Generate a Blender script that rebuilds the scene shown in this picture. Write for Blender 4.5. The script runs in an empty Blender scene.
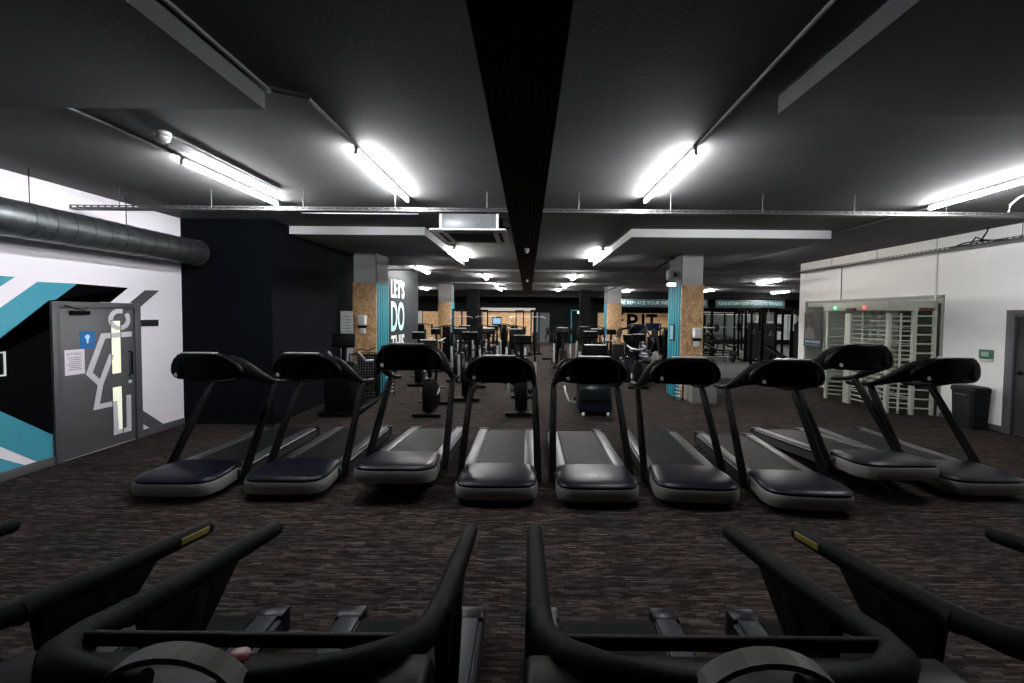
import bpy, bmesh, math, random
from mathutils import Vector, Matrix, Euler
random.seed(7)
R = math.radians
SC = bpy.context.scene
COL = SC.collection

# ------------------------------------------------------------------ camera
cam = bpy.data.cameras.new('camera')
cam.sensor_fit = 'HORIZONTAL'; cam.sensor_width = 36.0
cam.lens = 398.0 / 1024.0 * 36.0
cam.shift_x = -16.0 / 1024.0
cam.shift_y = -13.5 / 1024.0
cam.clip_start = 0.02; cam.clip_end = 200
camo = bpy.data.objects.new('camera', cam); COL.objects.link(camo)
_p, _r = R(1.9), R(0.5)
_f = Vector((0, math.cos(_p), -math.sin(_p))); _u = Vector((0, math.sin(_p), math.cos(_p))); _x = Vector((1, 0, 0))
_x2 = _x * math.cos(_r) + _u * math.sin(_r); _u2 = -_x * math.sin(_r) + _u * math.cos(_r)
_m = Matrix((_x2, _u2, -_f)).transposed().to_4x4(); _m.translation = Vector((0, 0, 1.95))
camo.matrix_world = _m
SC.camera = camo

# ------------------------------------------------------------------ world and exposure
w = bpy.data.worlds.new('world'); SC.world = w; w.use_nodes = True
w.node_tree.nodes['Background'].inputs[0].default_value = (0.5, 0.55, 0.65, 1)
w.node_tree.nodes['Background'].inputs[1].default_value = 0.002
vs = SC.view_settings
vs.view_transform = 'Standard'; vs.look = 'None'; vs.gamma = 1.0; vs.use_curve_mapping = False
vs.exposure = 0.0
TUBE = 450.0          # emission strength of a fluorescent tube
CE = 3.55           # ceiling height
LX, RX, FY = -5.98, 8.2, 28.0   # left wall, right wall, far wall

# ------------------------------------------------------------------ materials
MATS = {}
def new_mat(name):
    m = bpy.data.materials.new(name); m.use_nodes = True
    nt = m.node_tree; b = nt.nodes['Principled BSDF']
    return m, nt, b
def N(nt, t, **kw):
    n = nt.nodes.new(t)
    for k, v in kw.items(): setattr(n, k, v)
    return n
def coords(nt, scale=(1, 1, 1), obj=False):
    mp = N(nt, 'ShaderNodeMapping'); mp.inputs['Scale'].default_value = scale
    if obj:
        tc = N(nt, 'ShaderNodeTexCoord'); nt.links.new(tc.outputs['Object'], mp.inputs['Vector'])
    else:
        g = N(nt, 'ShaderNodeNewGeometry'); nt.links.new(g.outputs['Position'], mp.inputs['Vector'])
    return mp.outputs['Vector']
def ramp(nt, fac, stops):
    r = N(nt, 'ShaderNodeValToRGB'); e = r.color_ramp.elements
    while len(e) < len(stops): e.new(0.5)
    for el, (p, c) in zip(e, stops): el.position = p; el.color = (*c, 1)
    nt.links.new(fac, r.inputs[0]); return r.outputs[0]
def mat(name, col, rough=0.5, metal=0.0, var=0.12, scale=9.0, coat=0.0, bump=0.0, spec=0.5):
    """plain surface whose colour and gloss vary a little with noise"""
    if name in MATS: return MATS[name]
    m, nt, b = new_mat(name)
    v = coords(nt, obj=True)
    n = N(nt, 'ShaderNodeTexNoise'); n.inputs['Scale'].default_value = scale; n.inputs['Detail'].default_value = 4
    nt.links.new(v, n.inputs['Vector'])
    lo = tuple(c * (1 - var) for c in col); hi = tuple(min(1, c * (1 + var)) for c in col)
    nt.links.new(ramp(nt, n.outputs['Fac'], [(0.3, lo), (0.7, hi)]), b.inputs['Base Color'])
    mr = N(nt, 'ShaderNodeMapRange'); mr.inputs[3].default_value = max(0.02, rough - 0.06); mr.inputs[4].default_value = min(1, rough + 0.06)
    nt.links.new(n.outputs['Fac'], mr.inputs[0]); nt.links.new(mr.outputs[0], b.inputs['Roughness'])
    b.inputs['Metallic'].default_value = metal
    b.inputs['Specular IOR Level'].default_value = spec
    if coat: b.inputs['Coat Weight'].default_value = coat; b.inputs['Coat Roughness'].default_value = 0.15
    if bump:
        n2 = N(nt, 'ShaderNodeTexNoise'); n2.inputs['Scale'].default_value = scale * 12
        nt.links.new(v, n2.inputs['Vector'])
        bp = N(nt, 'ShaderNodeBump'); bp.inputs['Strength'].default_value = bump; bp.inputs['Distance'].default_value = 0.01
        nt.links.new(n2.outputs['Fac'], bp.inputs['Height']); nt.links.new(bp.outputs[0], b.inputs['Normal'])
    MATS[name] = m; return m
def emis(name, col, s):
    if name in MATS: return MATS[name]
    m, nt, b = new_mat(name)
    b.inputs['Base Color'].default_value = (*col, 1)
    b.inputs['Emission Color'].default_value = (*col, 1); b.inputs['Emission Strength'].default_value = s
    MATS[name] = m; return m

def carpet_material():
    m, nt, b = new_mat('carpet')
    v = coords(nt)
    # short woven dashes running across the room
    def dashes(sx, sy, off):
        br = N(nt, 'ShaderNodeTexBrick'); br.offset = 0.37; br.offset_frequency = 2; br.squash = 1.6; br.squash_frequency = 3
        br.inputs['Scale'].default_value = 1.0
        br.inputs['Brick Width'].default_value = sx; br.inputs['Row Height'].default_value = sy
        br.inputs['Mortar Size'].default_value = 0.0012; br.inputs['Mortar Smooth'].default_value = 0.4
        br.inputs['Color1'].default_value = (0, 0, 0, 1); br.inputs['Color2'].default_value = (1, 1, 1, 1)
        br.inputs['Mortar'].default_value = (0.0, 0.0, 0.0, 1)
        mp = N(nt, 'ShaderNodeMapping'); mp.inputs['Location'].default_value = off
        nt.links.new(v, mp.inputs['Vector']); nt.links.new(mp.outputs[0], br.inputs['Vector'])
        return br.outputs['Color']
    a = dashes(0.075, 0.0125, (0, 0, 0)); c = dashes(0.19, 0.025, (0.03, 0.005, 0))
    mx = N(nt, 'ShaderNodeMix', data_type='RGBA'); mx.inputs[0].default_value = 0.4
    nt.links.new(a, mx.inputs[6]); nt.links.new(c, mx.inputs[7])
    col = ramp(nt, mx.outputs[2], [(0.0, (0.0015, 0.0013, 0.0012)), (0.4, (0.0125, 0.0102, 0.0092)), (0.72, (0.041, 0.034, 0.0305)), (1.0, (0.09, 0.077, 0.07))])
    n = N(nt, 'ShaderNodeTexNoise'); n.inputs['Scale'].default_value = 1.7; n.inputs['Detail'].default_value = 3
    nt.links.new(v, n.inputs['Vector'])
    tint = ramp(nt, n.outputs['Fac'], [(0.35, (0.75, 0.78, 0.82)), (0.65, (1.15, 0.98, 0.9))])
    mu = N(nt, 'ShaderNodeMix', data_type='RGBA', blend_type='MULTIPLY'); mu.inputs[0].default_value = 1
    nt.links.new(col, mu.inputs[6]); nt.links.new(tint, mu.inputs[7])
    nt.links.new(mu.outputs[2], b.inputs['Base Color'])
    b.inputs['Roughness'].default_value = 0.95; b.inputs['Specular IOR Level'].default_value = 0.1
    f = N(nt, 'ShaderNodeTexNoise'); f.inputs['Scale'].default_value = 260
    nt.links.new(v, f.inputs['Vector'])
    bp = N(nt, 'ShaderNodeBump'); bp.inputs['Strength'].default_value = 0.35; bp.inputs['Distance'].default_value = 0.004
    nt.links.new(f.outputs['Fac'], bp.inputs['Height']); nt.links.new(bp.outputs[0], b.inputs['Normal'])
    return m
def osb_material():
    m, nt, b = new_mat('osb_board')
    v = coords(nt, (1, 1, 1))
    n0 = N(nt, 'ShaderNodeTexNoise'); n0.inputs['Scale'].default_value = 3; nt.links.new(v, n0.inputs['Vector'])
    ad = N(nt, 'ShaderNodeMix', data_type='RGBA', blend_type='ADD'); ad.inputs[0].default_value = 0.35
    nt.links.new(v, ad.inputs[6]); nt.links.new(n0.outputs['Color'], ad.inputs[7])
    vo = N(nt, 'ShaderNodeTexVoronoi'); vo.inputs['Scale'].default_value = 16; nt.links.new(ad.outputs[2], vo.inputs['Vector'])
    c = ramp(nt, vo.outputs['Color'], [(0.0, (0.42, 0.23, 0.105)), (0.45, (0.66, 0.40, 0.20)), (0.8, (0.78, 0.51, 0.27)), (1.0, (0.85, 0.62, 0.37))])
    nt.links.new(c, b.inputs['Base Color']); b.inputs['Roughness'].default_value = 0.7
    return m
def concrete_material(name, col, dark):
    m, nt, b = new_mat(name)
    v = coords(nt)
    n = N(nt, 'ShaderNodeTexNoise'); n.inputs['Scale'].default_value = 1.1; n.inputs['Detail'].default_value = 8; n.inputs['Roughness'].default_value = 0.65
    nt.links.new(v, n.inputs['Vector'])
    nt.links.new(ramp(nt, n.outputs['Fac'], [(0.3, dark), (0.62, col)]), b.inputs['Base Color'])
    b.inputs['Roughness'].default_value = 0.85
    n2 = N(nt, 'ShaderNodeTexNoise'); n2.inputs['Scale'].default_value = 45; n2.inputs['Detail'].default_value = 5
    nt.links.new(v, n2.inputs['Vector'])
    bp = N(nt, 'ShaderNodeBump'); bp.inputs['Strength'].default_value = 0.15; bp.inputs['Distance'].default_value = 0.01
    nt.links.new(n2.outputs['Fac'], bp.inputs['Height']); nt.links.new(bp.outputs[0], b.inputs['Normal'])
    return m
def block_wall_material(name, col, k=0.05):
    """painted blockwork: faint courses under thick paint"""
    m, nt, b = new_mat(name)
    g = N(nt, 'ShaderNodeNewGeometry'); sp = N(nt, 'ShaderNodeSeparateXYZ'); nt.links.new(g.outputs['Position'], sp.inputs[0])
    ad = N(nt, 'ShaderNodeMath', operation='ADD'); nt.links.new(sp.outputs[0], ad.inputs[0]); nt.links.new(sp.outputs[1], ad.inputs[1])
    cb = N(nt, 'ShaderNodeCombineXYZ'); nt.links.new(ad.outputs[0], cb.inputs[0]); nt.links.new(sp.outputs[2], cb.inputs[1])
    br = N(nt, 'ShaderNodeTexBrick'); br.inputs['Scale'].default_value = 1
    br.inputs['Brick Width'].default_value = 0.45; br.inputs['Row Height'].default_value = 0.225; br.inputs['Mortar Size'].default_value = 0.006
    br.inputs['Color1'].default_value = (*col, 1); br.inputs['Color2'].default_value = (*[c * (1 - k * .4) for c in col], 1); br.inputs['Mortar'].default_value = (*[c * (1 - k) for c in col], 1)
    nt.links.new(cb.outputs[0], br.inputs['Vector'])
    nt.links.new(br.outputs['Color'], b.inputs['Base Color'])
    bp = N(nt, 'ShaderNodeBump'); bp.inputs['Strength'].default_value = k * 2; bp.inputs['Distance'].default_value = 0.004; bp.invert = True
    nt.links.new(br.outputs['Fac'], bp.inputs['Height']); nt.links.new(bp.outputs[0], b.inputs['Normal'])
    b.inputs['Roughness'].default_value = 0.6
    return m
def perforated_material():
    """black tray sheet with rows of slots"""
    m, nt, b = new_mat('perforated_tray')
    v = coords(nt)
    br = N(nt, 'ShaderNodeTexBrick'); br.offset = 0.5; br.inputs['Scale'].default_value = 1
    br.inputs['Brick Width'].default_value = 0.05; br.inputs['Row Height'].default_value = 0.045; br.inputs['Mortar Size'].default_value = 0.012
    br.inputs['Color1'].default_value = (0.002, 0.002, 0.002, 1); br.inputs['Color2'].default_value = (0.002, 0.002, 0.002, 1); br.inputs['Mortar'].default_value = (0.006, 0.006, 0.0063, 1)
    rot = N(nt, 'ShaderNodeMapping'); rot.inputs['Rotation'].default_value = (0, 0, R(90)); nt.links.new(v, rot.inputs[0])
    nt.links.new(rot.outputs[0], br.inputs['Vector']); nt.links.new(br.outputs['Color'], b.inputs['Base Color'])
    b.inputs['Roughness'].default_value = 0.7; b.inputs['Specular IOR Level'].default_value = 0.05
    return m
def galvanised_material():
    m, nt, b = new_mat('galvanised_steel')
    v = coords(nt, (1, 1, 1))
    vo = N(nt, 'ShaderNodeTexVoronoi'); vo.inputs['Scale'].default_value = 14; nt.links.new(v, vo.inputs['Vector'])
    nt.links.new(ramp(nt, vo.outputs['Color'], [(0.0, (0.09, 0.10, 0.105)), (1.0, (0.15, 0.162, 0.168))]), b.inputs['Base Color'])
    b.inputs['Metallic'].default_value = 0.85; b.inputs['Roughness'].default_value = 0.38
    return m
def belt_material():
    m, nt, b = new_mat('running_belt')
    v = coords(nt, obj=True)
    n = N(nt, 'ShaderNodeTexNoise'); n.inputs['Scale'].default_value = 5; n.inputs['Detail'].default_value = 5
    mp = N(nt, 'ShaderNodeMapping'); mp.inputs['Scale'].default_value = (6, 0.6, 1); nt.links.new(v, mp.inputs[0]); nt.links.new(mp.outputs[0], n.inputs['Vector'])
    nt.links.new(ramp(nt, n.outputs['Fac'], [(0.3, (0.0045, 0.005, 0.005)), (0.7, (0.011, 0.0115, 0.011))]), b.inputs['Base Color'])
    b.inputs['Roughness'].default_value = 0.5; b.inputs['Specular IOR Level'].default_value = 0.06
    return m

CARPET = carpet_material(); OSB = osb_material()
CEIL = concrete_material('painted_concrete_ceiling', (0.088, 0.088, 0.088), (0.066, 0.066, 0.066))
SOFF = concrete_material('soffit_dimmed', (0.022, 0.022, 0.022), (0.018, 0.018, 0.018))  # near soffits: dimness put into the colour, like lens vignetting
EDGE = concrete_material('soffit_edge_lit', (0.78, 0.78, 0.78), (0.7, 0.7, 0.7)); EDGEN = concrete_material('soffit_edge_dimmed', (0.095, 0.095, 0.095), (0.065, 0.065, 0.065))  # same edge in two tones: far one lit, near one dimmed for vignetting
SOFF2 = concrete_material('soffit_lit', (0.2, 0.2, 0.2), (0.16, 0.16, 0.16))  # far soffits: paler copy with their brighter light in the colour
WHITEWALL = block_wall_material('white_blockwork', (0.86, 0.84, 0.82))
LWALL = block_wall_material('white_painted_wall', (0.86, 0.82, 0.88), 0.015)
PERF = perforated_material(); GALV = galvanised_material(); BELT = belt_material()
NAVY = mat('navy_paint', (0.0030, 0.0042, 0.0062), 0.8, var=0.06, scale=2, spec=0.04)
DKGREY = mat('charcoal_paint', (0.045, 0.052, 0.056), 0.6, var=0.06, scale=2)
BLACKWALL = mat('black_paint', (0.005, 0.0054, 0.0057), 0.8, spec=0.04)
GREYPAINT = mat('grey_paint', (0.075, 0.075, 0.084), 0.45, var=0.05)
TEAL = mat('teal_paint', (0.045, 0.30, 0.40), 0.5, var=0.05)
TEALP = mat('teal_profile_sheet', (0.008, 0.17, 0.22), 0.5, var=0.05)
MURALBLACK = mat('black_mural_paint', (0.0022, 0.0022, 0.0026), 0.9, var=0.05, spec=0.02)
PALE = mat('pale_line_paint', (0.55, 0.54, 0.58), 0.55, var=0.04)
WHITE = mat('white_plastic', (0.72, 0.72, 0.72), 0.4, var=0.04)
COLGREY = mat('grey_column_paint', (0.5, 0.5, 0.5), 0.7, var=0.06, scale=3)
BLK = mat('black_plastic', (0.002, 0.002, 0.0023), 0.42, var=0.2, spec=0.05)
BLKM = mat('black_matt_metal', (0.0025, 0.0025, 0.0029), 0.5, var=0.2, spec=0.05)
GRIP = mat('black_rubber_grip', (0.0024, 0.0026, 0.0029), 0.6, var=0.15, bump=0.1, spec=0.04)
HOODM = mat('charcoal_hood_plastic', (0.0040, 0.0038, 0.0090), 0.34, var=0.1, spec=0.14)
BAND = mat('grey_trim_plastic', (0.15, 0.149, 0.142), 0.5, var=0.06, spec=0.3)
SIDE = mat('silver_deck_side', (0.04, 0.04, 0.042), 0.45, metal=0.2, spec=.3, var=0.08)
RAILM = mat('silver_foot_rail', (0.11, 0.11, 0.117), 0.40, metal=0.85, var=0.08)
RAILB = mat('satin_black_handrail', (0.003, 0.003, 0.0034), 0.45, var=0.15, spec=0.12)
SLATE = mat('slate_blue_dimmed', (0.014, 0.015, 0.021), 0.45, var=0.08, spec=0.15)  # slate blue of the near deck, darkened to imitate vignetting
SILV = mat('brushed_silver', (0.75, 0.75, 0.76), 0.33, metal=0.4, var=0.06)
SCREEN = mat('dark_screen_glass', (0.004, 0.005, 0.006), 0.12, var=0.1)
RED = mat('red_plastic', (0.10, 0.004, 0.004), 0.4)
YEL = mat('yellow_label', (0.13, 0.10, 0.012), 0.5)
BLUEM = mat('dark_blue_frame', (0.007, 0.011, 0.035), 0.35, var=0.1)
UPH = mat('black_upholstery', (0.005, 0.005, 0.006), 0.5, var=0.15, spec=0.15)
IRON = mat('black_iron', (0.005, 0.005, 0.0055), 0.5, spec=0.15)
RUBBER = mat('dark_rubber_floor', (0.035, 0.035, 0.037), 0.7, var=0.15, scale=3)
TURN = mat('pale_green_grey_steel', (0.42, 0.45, 0.38), 0.45, var=0.05)
BINM = mat('dark_grey_bin', (0.009, 0.0095, 0.0105), 0.5, spec=0.15)
STEELTRAY = mat('zinc_tray', (0.10, 0.10, 0.10), 0.4, metal=0.6, var=0.1)
TUBEM2 = emis('fluorescent_tube_older', (1.0, 0.98, 0.95), TUBE * .8)
TUBEM = emis('fluorescent_tube', (0.97, 0.98, 1.0), TUBE)

# ------------------------------------------------------------------ mesh helpers
class B:
    def __init__(s): s.bm = bmesh.new()
    def add(s, vs, fs):
        v = [s.bm.verts.new(p) for p in vs]
        for f in fs:
            try: s.bm.faces.new([v[i] for i in f])
            except ValueError: pass
        return v
    def box(s, c, d, rot=None, bev=0.0, seg=2):
        m = Matrix.Translation(c)
        if rot is not None: m = m @ Euler(rot).to_matrix().to_4x4()
        m = m @ Matrix.Diagonal((d[0], d[1], d[2], 1))
        r = bmesh.ops.create_cube(s.bm, size=1.0, matrix=m)
        if bev:
            es = list({e for v in r['verts'] for e in v.link_edges})
            bmesh.ops.bevel(s.bm, geom=es, offset=bev, segments=seg, affect='EDGES', profile=0.5)
        return s
    def b2(s, x0, x1, y0, y1, z0, z1, bev=0.0, seg=2):
        return s.box(((x0 + x1) / 2, (y0 + y1) / 2, (z0 + z1) / 2), (x1 - x0, y1 - y0, z1 - z0), None, bev, seg)
    def loft(s, rings, cap=True, close=True):
        n = len(rings[0]); vr = [[s.bm.verts.new(p) for p in r] for r in rings]
        for a, b in zip(vr, vr[1:]):
            for i in range(n if close else n - 1):
                j = (i + 1) % n
                try: s.bm.faces.new((a[i], a[j], b[j], b[i]))
                except ValueError: pass
        if cap and close:
            try: s.bm.faces.new(vr[0][::-1]); s.bm.faces.new(vr[-1])
            except ValueError: pass
        return s
    def tube(s, pts, r, n=10, flat=1.0, up=(0, 0, 1)):
        pts = [Vector(p) for p in pts]; rings = []
        for i, p in enumerate(pts):
            t = (pts[min(i + 1, len(pts) - 1)] - pts[max(i - 1, 0)]).normalized()
            u = Vector(up)
            if abs(t.dot(u)) > 0.95: u = Vector((1, 0, 0)) if abs(t.x) < 0.9 else Vector((0, 1, 0))
            a = t.cross(u).normalized(); b = a.cross(t).normalized()
            rr = r[i] if isinstance(r, (list, tuple)) else r
            rings.append([p + a * (math.cos(2 * math.pi * k / n) * rr) + b * (math.sin(2 * math.pi * k / n) * rr * flat) for k in range(n)])
        return s.loft(rings)
    def cyl(s, a, b, r, r2=None, n=16): return s.tube([a, b], [r, r if r2 is None else r2], n)
    def prism(s, poly, axis, a, b):
        """2-D outline extruded along an axis from a to b: axis x -> (y,z), y -> (x,z), z -> (x,y)"""
        def P(p, t): return {'x': (t, p[0], p[1]), 'y': (p[0], t, p[1]), 'z': (p[0], p[1], t)}[axis]
        return s.loft([[P(p, a) for p in poly], [P(p, b) for p in poly]])
    def lathe(s, prof, c, n=20, axis='z'):
        rings = []
        for r, h in prof:
            ring = []
            for k in range(n):
                ca, sa = math.cos(2 * math.pi * k / n) * r, math.sin(2 * math.pi * k / n) * r
                o = {'z': (ca, sa, h), 'x': (h, ca, sa), 'y': (ca, h, sa)}[axis]
                ring.append((c[0] + o[0], c[1] + o[1], c[2] + o[2]))
            rings.append(ring)
        return s.loft(rings)
    def bevel(s, off, seg=2, ang=40):
        bmesh.ops.recalc_face_normals(s.bm, faces=s.bm.faces)
        es = [e for e in s.bm.edges if len(e.link_faces) == 2 and e.calc_face_angle(0) > R(ang)]
        bmesh.ops.bevel(s.bm, geom=es, offset=off, segments=seg, affect='EDGES', profile=0.5); return s
    def mesh(s, name, ang=38):
        bmesh.ops.recalc_face_normals(s.bm, faces=s.bm.faces)
        me = bpy.data.meshes.new(name); s.bm.to_mesh(me); s.bm.free()
        me.polygons.foreach_set('use_smooth', [True] * len(me.polygons))
        try: me.set_sharp_from_angle(angle=R(ang))
        except Exception: pass
        return me
    def build(s, name, m, parent=None, loc=None, ang=38):
        me = s.mesh(name, ang); me.materials.append(m)
        return obj(name, me, parent, loc)
def obj(name, me, parent=None, loc=None):
    o = bpy.data.objects.new(name, me); COL.objects.link(o)
    if parent is not None: o.parent = parent
    if loc is not None: o.location = loc
    return o
def tag(o, label, cat, group=None):
    o['label'] = label; o['category'] = cat
    if group: o['group'] = group
    return o
def struct(o, label=None):
    o['kind'] = 'structure'
    if label: o['label'] = label
    return o
def thing(name, label, cat, loc=(0, 0, 0), rz=0.0, group=None):
    o = bpy.data.objects.new(name, None); COL.objects.link(o)
    o.location = loc; o.rotation_euler = (0, 0, rz); o.empty_display_size = 0.1
    return tag(o, label, cat, group)
def copy_tree(o, parent=None):
    c = o.copy(); COL.objects.link(c); c.parent = parent
    for ch in list(o.children): copy_tree(ch, c)
    return c
def again(o, label, loc, rz=0.0, group=None):
    c = copy_tree(o); c['label'] = label; c.location = loc; c.rotation_euler = (0, 0, rz)
    if group: c['group'] = group
    return c
def text_mesh(body, size, ext=0.004, bold=0.0):
    cu = bpy.data.curves.new('text', 'FONT'); cu.body = body; cu.size = size; cu.extrude = ext; cu.align_x = 'LEFT'; cu.resolution_u = 3; cu.offset = bold
    o = bpy.data.objects.new('text', cu); COL.objects.link(o)
    dg = bpy.context.evaluated_depsgraph_get()
    me = bpy.data.meshes.new_from_object(o.evaluated_get(dg))
    bpy.data.objects.remove(o); bpy.data.curves.remove(cu)
    return me
def text(name, body, m, parent, origin, right, up, width, height, ext=0.004, bold=0.0):
    """lettering whose outline fills width x height on the plane spanned by right and up"""
    me = text_mesh(body, 1.0, ext, bold)
    xs = [v.co.x for v in me.vertices]; ys = [v.co.y for v in me.vertices]
    x0, y0 = min(xs), min(ys); sx = width / (max(xs) - x0); sy = height / (max(ys) - y0)
    o, r, u = Vector(origin), Vector(right).normalized(), Vector(up).normalized(); n = r.cross(u)
    for v in me.vertices: v.co = o + r * ((v.co.x - x0) * sx) + u * ((v.co.y - y0) * sy) + n * v.co.z
    me.materials.clear(); me.materials.append(m)
    return obj(name, me, parent)
def arc(c, r, a0, a1, n): return [(c[0] + r * math.cos(R(a0 + (a1 - a0) * i / n)), c[1] + r * math.sin(R(a0 + (a1 - a0) * i / n))) for i in range(n + 1)]

# ================================================================== THE SHELL
floor = struct(B().b2(-9.2, 21.2, -4.2, 28.2, -0.2, 0.0).build('floor', CARPET))
mat_r = struct(B().b2(5.4, 21.0, 12.4, 27.9, 0.0, 0.012).build('floor_rubber', RUBBER))
ceil = struct(B().b2(-9.2, 21.2, -4.2, 28.2, CE, CE + 0.2).build('ceiling', CEIL))
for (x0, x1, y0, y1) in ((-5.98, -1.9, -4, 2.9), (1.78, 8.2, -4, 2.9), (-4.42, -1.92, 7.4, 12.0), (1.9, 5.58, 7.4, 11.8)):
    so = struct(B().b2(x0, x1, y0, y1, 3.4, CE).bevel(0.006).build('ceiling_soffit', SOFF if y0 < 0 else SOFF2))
    if x1 < 0 or y0 > 0: B().b2(x1, x1 + .004, y0, y1, 3.401, CE).build('edge_light_tone', EDGE if y0 > 0 else EDGEN, so)  # strips carry the edge brightness in their colour
    if x0 > 0: B().b2(x0 - .004, x0, y0, y1, 3.401, CE).build('edge_light_tone', EDGE if y0 > 0 else EDGEN, so)
    if y0 > 0: B().b2(x0, x1, y0 - .004, y0, 3.401, CE).build('edge_light_tone', EDGE if y0 > 0 else EDGEN, so)

wl = struct(B().b2(LX - 0.2, LX, -4.2, 6.88, 0, CE).build('wall_left', LWALL))
struct(B().b2(LX - 0.2, RX + 0.2, -4.2, -4.0, 0, CE).build('wall_rear', DKGREY))
struct(B().b2(LX - .2, -4.42, 6.88, 7.08, 0, CE).build('wall_navy_front', NAVY))
struct(B().b2(-4.62, -4.42, 7.08, 10.3, 0, CE).build('wall_navy_side', NAVY))
wlet = struct(B().b2(-4.62, -4.42, 10.3, 16.0, 0, CE).build('wall_lettered', mat('lettered_wall_paint', (0.017, 0.020, 0.022), 0.65, var=.06, scale=2, spec=.1)))
struct(B().b2(-9.0, -4.62, 15.8, 16.0, 0, CE).build('wall_return', BLACKWALL))
struct(B().b2(-9.2, -9.0, 16.1, 28.2, 0, CE).build('wall_far_left', COLGREY))
# right wall, with the entrance opening
OY0, OY1, OZ = 7.85, 11.78, 2.42
wr = struct(B().b2(RX, RX + 0.2, -4.2, OY0, 0, CE).b2(RX, RX + 0.2, OY1, 12.05, 0, CE).b2(RX, RX + 0.2, OY0, OY1, OZ, CE).build('wall_right', WHITEWALL))
struct(B().b2(RX + 0.2, 21.2, 12.05, 12.2, 0, CE).build('wall_weights_return', COLGREY))
struct(B().b2(21.0, 21.2, 12.2, 28.2, 0, CE).build('wall_far_right', COLGREY))
# the lobby behind the opening
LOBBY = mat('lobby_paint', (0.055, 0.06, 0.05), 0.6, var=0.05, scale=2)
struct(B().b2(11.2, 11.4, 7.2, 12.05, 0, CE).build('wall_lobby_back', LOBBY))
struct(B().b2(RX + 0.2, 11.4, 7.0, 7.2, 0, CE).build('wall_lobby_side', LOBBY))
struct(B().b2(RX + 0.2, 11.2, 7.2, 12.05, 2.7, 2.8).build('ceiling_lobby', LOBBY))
# opening lining
struct(B().b2(RX - 0.015, RX + 0.21, OY0, OY0 + 0.05, 0, OZ).b2(RX - 0.015, RX + 0.21, OY1 - 0.05, OY1, 0, OZ).b2(RX - 0.015, RX + 0.21, OY0, OY1, OZ - 0.05, OZ).build('trim_1', mat('opening_lining', (0.3, 0.31, 0.29), 0.5)))
struct(B().b2(LX, LX + 0.025, -4, 4.97, 0, 0.11).b2(LX, LX + 0.025, 6.11, 6.88, 0, 0.11).bevel(0.005).build('baseboard_left', GREYPAINT))
struct(B().b2(LX + 0.025, -4.42, 6.86, 6.88, 0, 0.1).b2(-4.42, -4.4, 6.86, 16.0, 0, 0.1).build('baseboard_navy', BLACKWALL))
struct(B().b2(RX - 0.025, RX, 6.78, OY0, 0, 0.1).b2(RX - 0.025, RX, -4, 5.5, 0, 0.1).bevel(0.005).build('baseboard_right', GREYPAINT))

# ---- mural on the left wall (flat paint, 2 mm)
def paint(name, poly, m, parent, x=LX, t=0.003, lay=0):
    return B().prism(poly, 'x', x + 0.0005 + lay * 0.001, x + t + lay * 0.001).build(name, m, parent)
paint('mural_teal_corner', [(3.6, 2.33), (4.65, 2.34), (3.6, 1.38)], TEAL, wl)
paint('mural_teal_band', [(4.86, 2.30), (5.29, 2.31), (4.03, 1.19), (3.84, 1.36)], TEAL, wl)
paint('mural_black_field', [(5.29, 2.31), (5.96, 2.30), (5.70, 2.075), (4.965, 2.075), (4.965, .385), (4.03, 1.19)], MURALBLACK, wl)
paint('mural_teal_stripe', [(4.03, 1.19), (4.965, 0.385), (4.965, 0.11), (4.80, 0.11), (3.85, 0.95)], TEAL, wl, lay=1)
paint('mural_teal_foot', [(3.6, 0.90), (4.68, 0.11), (3.6, 0.11)], TEAL, wl, lay=1)
paint('mural_grey_stripe', [(5.98, 2.08), (6.22, 2.28), (6.46, 2.29), (6.12, 2.0), (6.12, 2.06)], GREYPAINT, wl)
paint('mural_grey_foot', [(6.12, 0.43), (6.48, 0.11), (6.24, 0.11), (6.12, 0.22)], GREYPAINT, wl)

# ---- left door
door = bpy.data.objects.new('door_1', None); COL.objects.link(door); door.location = (LX - .038, 5.53, 0); struct(door, 'grey fire door with painted white runner figure in the mural wall')
def lp(pts): return [(y - 5.53, z) for y, z in pts]
fr = B()
for (y0, y1, z0, z1) in ((4.97, 5.05, 0, 2.07), (6.02, 6.11, 0, 2.07), (5.05, 6.02, 1.99, 2.07)):
    fr.b2(0, 0.075, y0 - 5.53, y1 - 5.53, z0, z1, 0.004)
fr.build('frame', GREYPAINT, door)
leaf = B().b2(0.01, 0.05, 5.055 - 5.53, 6.015 - 5.53, 0.012, 1.985, 0.002).build('leaf', mat('door_grey', (0.08, 0.08, 0.088), 0.4, var=0.05), door)
LIT = emis('lit_door_glass', (0.80, 0.82, 0.62), 0.55)
for (z0, z1) in ((1.05, 1.81), (0.16, 0.85)):
    gl = B().b2(0.049, 0.0525, 5.69 - 5.53, 5.815 - 5.53, z0, z1).build('vision_panel', LIT, door)
    bd = B()
    for a in ((5.68, 5.69, z0 - .01, z1 + .01), (5.815, 5.825, z0 - .01, z1 + .01), (5.68, 5.825, z0 - .01, z0), (5.68, 5.825, z1, z1 + .01)):
        bd.b2(0.049, 0.056, a[0] - 5.53, a[1] - 5.53, a[2], a[3])
    bd.build('bead', GREYPAINT, gl)
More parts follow.
